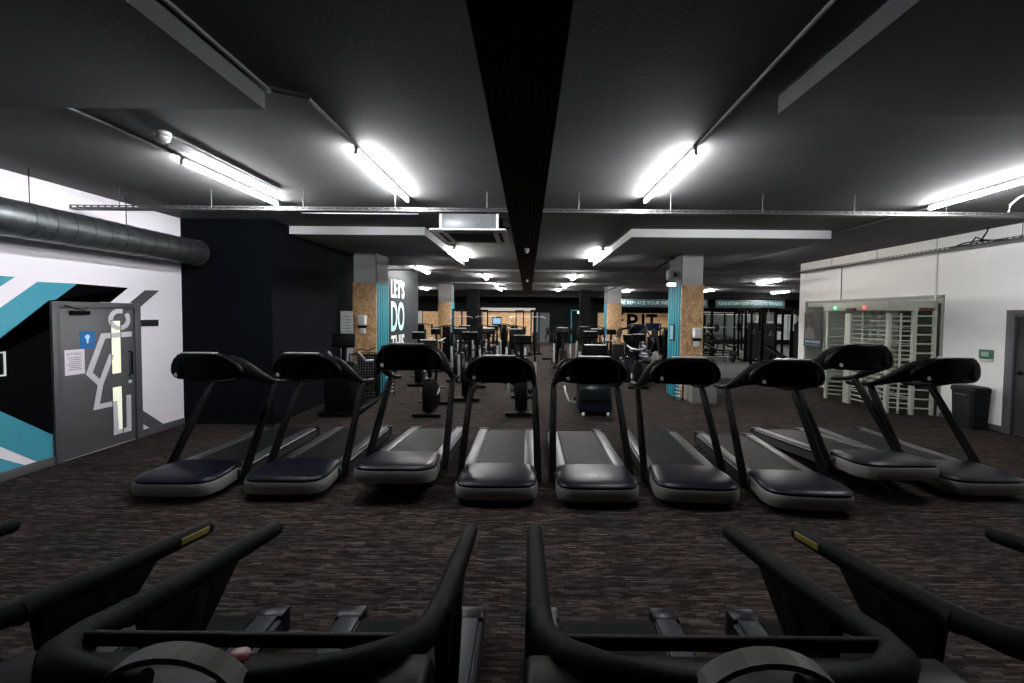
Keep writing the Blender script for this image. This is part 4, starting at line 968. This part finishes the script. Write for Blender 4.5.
place(mk_press, [(-1.2, 19.5, 0, 'black chest press with back pad before the middle chipboard wall'), (1.3, 16.2, R(15), 'black chest press in front of the far black wall'), (-5.2, 19.4, 0, 'black chest press behind the lettered wall end'), (2.9, 17.6, R(-10), 'black chest press before the right dark column'), (4.4, 16.6, 0, 'black chest press in front of the big wall letters'), (-2.1, 17.2, 0, 'black chest press behind the fourth row of ellipticals'), (-.6, 17.0, R(10), 'black chest press at the left edge of the aisle'), (2.5, 16.2, R(-12), 'black chest press behind the right-hand ellipticals'), (3.9, 14.8, R(15), 'black chest press behind the bumper plate'), (5.3, 15.2, R(25), 'black chest press left of the free weights floor'), (-3.3, 16.2, R(-8), 'black chest press near the end of the lettered wall')], 'chest press', 'press machines')
place(mk_legpress, [(5.9, 18.2, R(20), 'dark blue plate-loaded leg press before the big wall letters'), (6.6, 21.2, R(-20), 'dark blue plate-loaded machine nearest the teal pillar side')], 'leg press', 'blue plate machines')
place(mk_cable, [(9.2, 15.2, R(10), 'black cable tower left of the pair by the entrance wall'), (10.5, 15.4, 0, 'black cable tower in the middle of the free weights edge'), (11.5, 15.3, R(-8), 'black cable tower nearest the white wall end'), (9.7, 17.2, 0, 'black cable tower set behind the others')], 'cable machine', 'cable towers')
place(mk_rack, [(8.6, 20.0, 0, 'black squat rack behind the right pillar'), (10.6, 21.6, 0, 'black squat rack in the middle of the free weights area'), (12.9, 21.8, 0, 'black squat rack toward the right of the free weights area')], 'squat rack', 'squat racks')
bb = mk_barbell()
for i, (x, y, z, lb) in enumerate(((8.6, 19.9, 1.38, 'loaded barbell on the squat rack behind the right pillar'), (10.6, 21.5, 1.38, 'loaded barbell on the middle squat rack'), (12.9, 21.7, 1.38, 'loaded barbell on the right-hand squat rack'), (7.85, 16.8, .24, 'loaded barbell lying low beside the right pillar'))):
    t = bb if i == 0 else copy_tree(bb); tag(t, lb, 'barbell', 'loaded barbells'); t.location = (x, y, z)
place(mk_bench, [(8.7, 17.4, R(60), 'black weight bench tilted up in the free weights area'), (10.4, 19.6, R(80), 'black weight bench in front of the middle squat rack'), (9.4, 13.9, R(20), 'black weight bench before the cable towers')], 'bench', 'weight benches')
# dumbbell rack with its dumbbells
dr = thing('dumbbell_rack', 'three-tier black dumbbell rack right of the right pillar', 'rack', (8.0, 18.9, 0), R(12))
for s in (-1, 1): B().prism([(-.3, 0), (.3, 0), (.3, .06), (.12, 1.1), (.04, 1.1), (.0, .06), (-.3, .06)], 'x', s * .98 - .03, s * .98 + .03).build('end_frame', BLKM, dr)
DB = None
for tier in range(3):
    z, yy = .3 + tier * .36, -.12 + tier * .1
    for q in (-.07, .09): B().b2(-.98, .98, yy + q - .02, yy + q + .02, z - .03, z, .004).build('shelf_rail', BLKM, dr)
    for k in range(8):
        if DB is None:
            DB = bpy.data.objects.new('dumbbell', None); COL.objects.link(DB)
            B().cyl((0, -.08, 0), (0, .08, 0), .015, n=8).build('handle', SILV, DB)
            for s in (-1, 1): B().lathe([(.0, -.05), (.06, -.05), (.075, -.035), (.075, .035), (.06, .05), (0, .05)], (0, s * .11, 0), 10, 'y').build('head', IRON, DB)
            d = DB
        else: d = copy_tree(DB)
        v = Matrix.Rotation(R(12), 3, 'Z') @ Vector((-.84 + k * .24, yy, z + .076))
        d.location = (8.0 + v.x, 18.9 + v.y, v.z); d.rotation_euler = (0, 0, R(12))
        row = ('bottom', 'middle', 'top')[tier]
        tag(d, 'black dumbbell %s from the left on the %s tier of the dumbbell rack' % (('first', 'second', 'third', 'fourth', 'fifth', 'sixth', 'seventh', 'eighth')[k], row), 'dumbbell', 'dumbbells on the %s tier' % row)
# TV on a stand
tv = thing('information_screen', 'small lit blue screen on a stand among the machines', 'screen', (-1.75, 22.8, 0))
B().b2(-.3, .22, -.02, .03, 1.2, 1.82, .01).build('bezel', BLK, tv); B().b2(-.26, .18, -.026, -.02, 1.42, 1.74).build('screen', emis('blue_screen', (.18, .32, .5), .5), tv)
B().cyl((-.04, .02, 0), (-.04, .02, 1.2), .03, n=8).build('pole', BLKM, tv); B().b2(-.3, .22, -.2, .25, 0, .03).build('base', BLKM, tv)
tg = thing('tyre_plate', 'large grey bumper plate standing on edge by the right pillar', 'weight plate', (3.75, 11.6, 0))
B().lathe([(.06, -.05), (.26, -.05), (.3, -.03), (.3, .03), (.26, .05), (.06, .05)], (0, 0, .62), 26, 'x').build('plate_disc', mat('plate_grey', (.09, .09, .088), .5), tg); B().b2(-.06, .06, -.22, .22, 0, .33, .02).build('cradle', BLKM, tg)
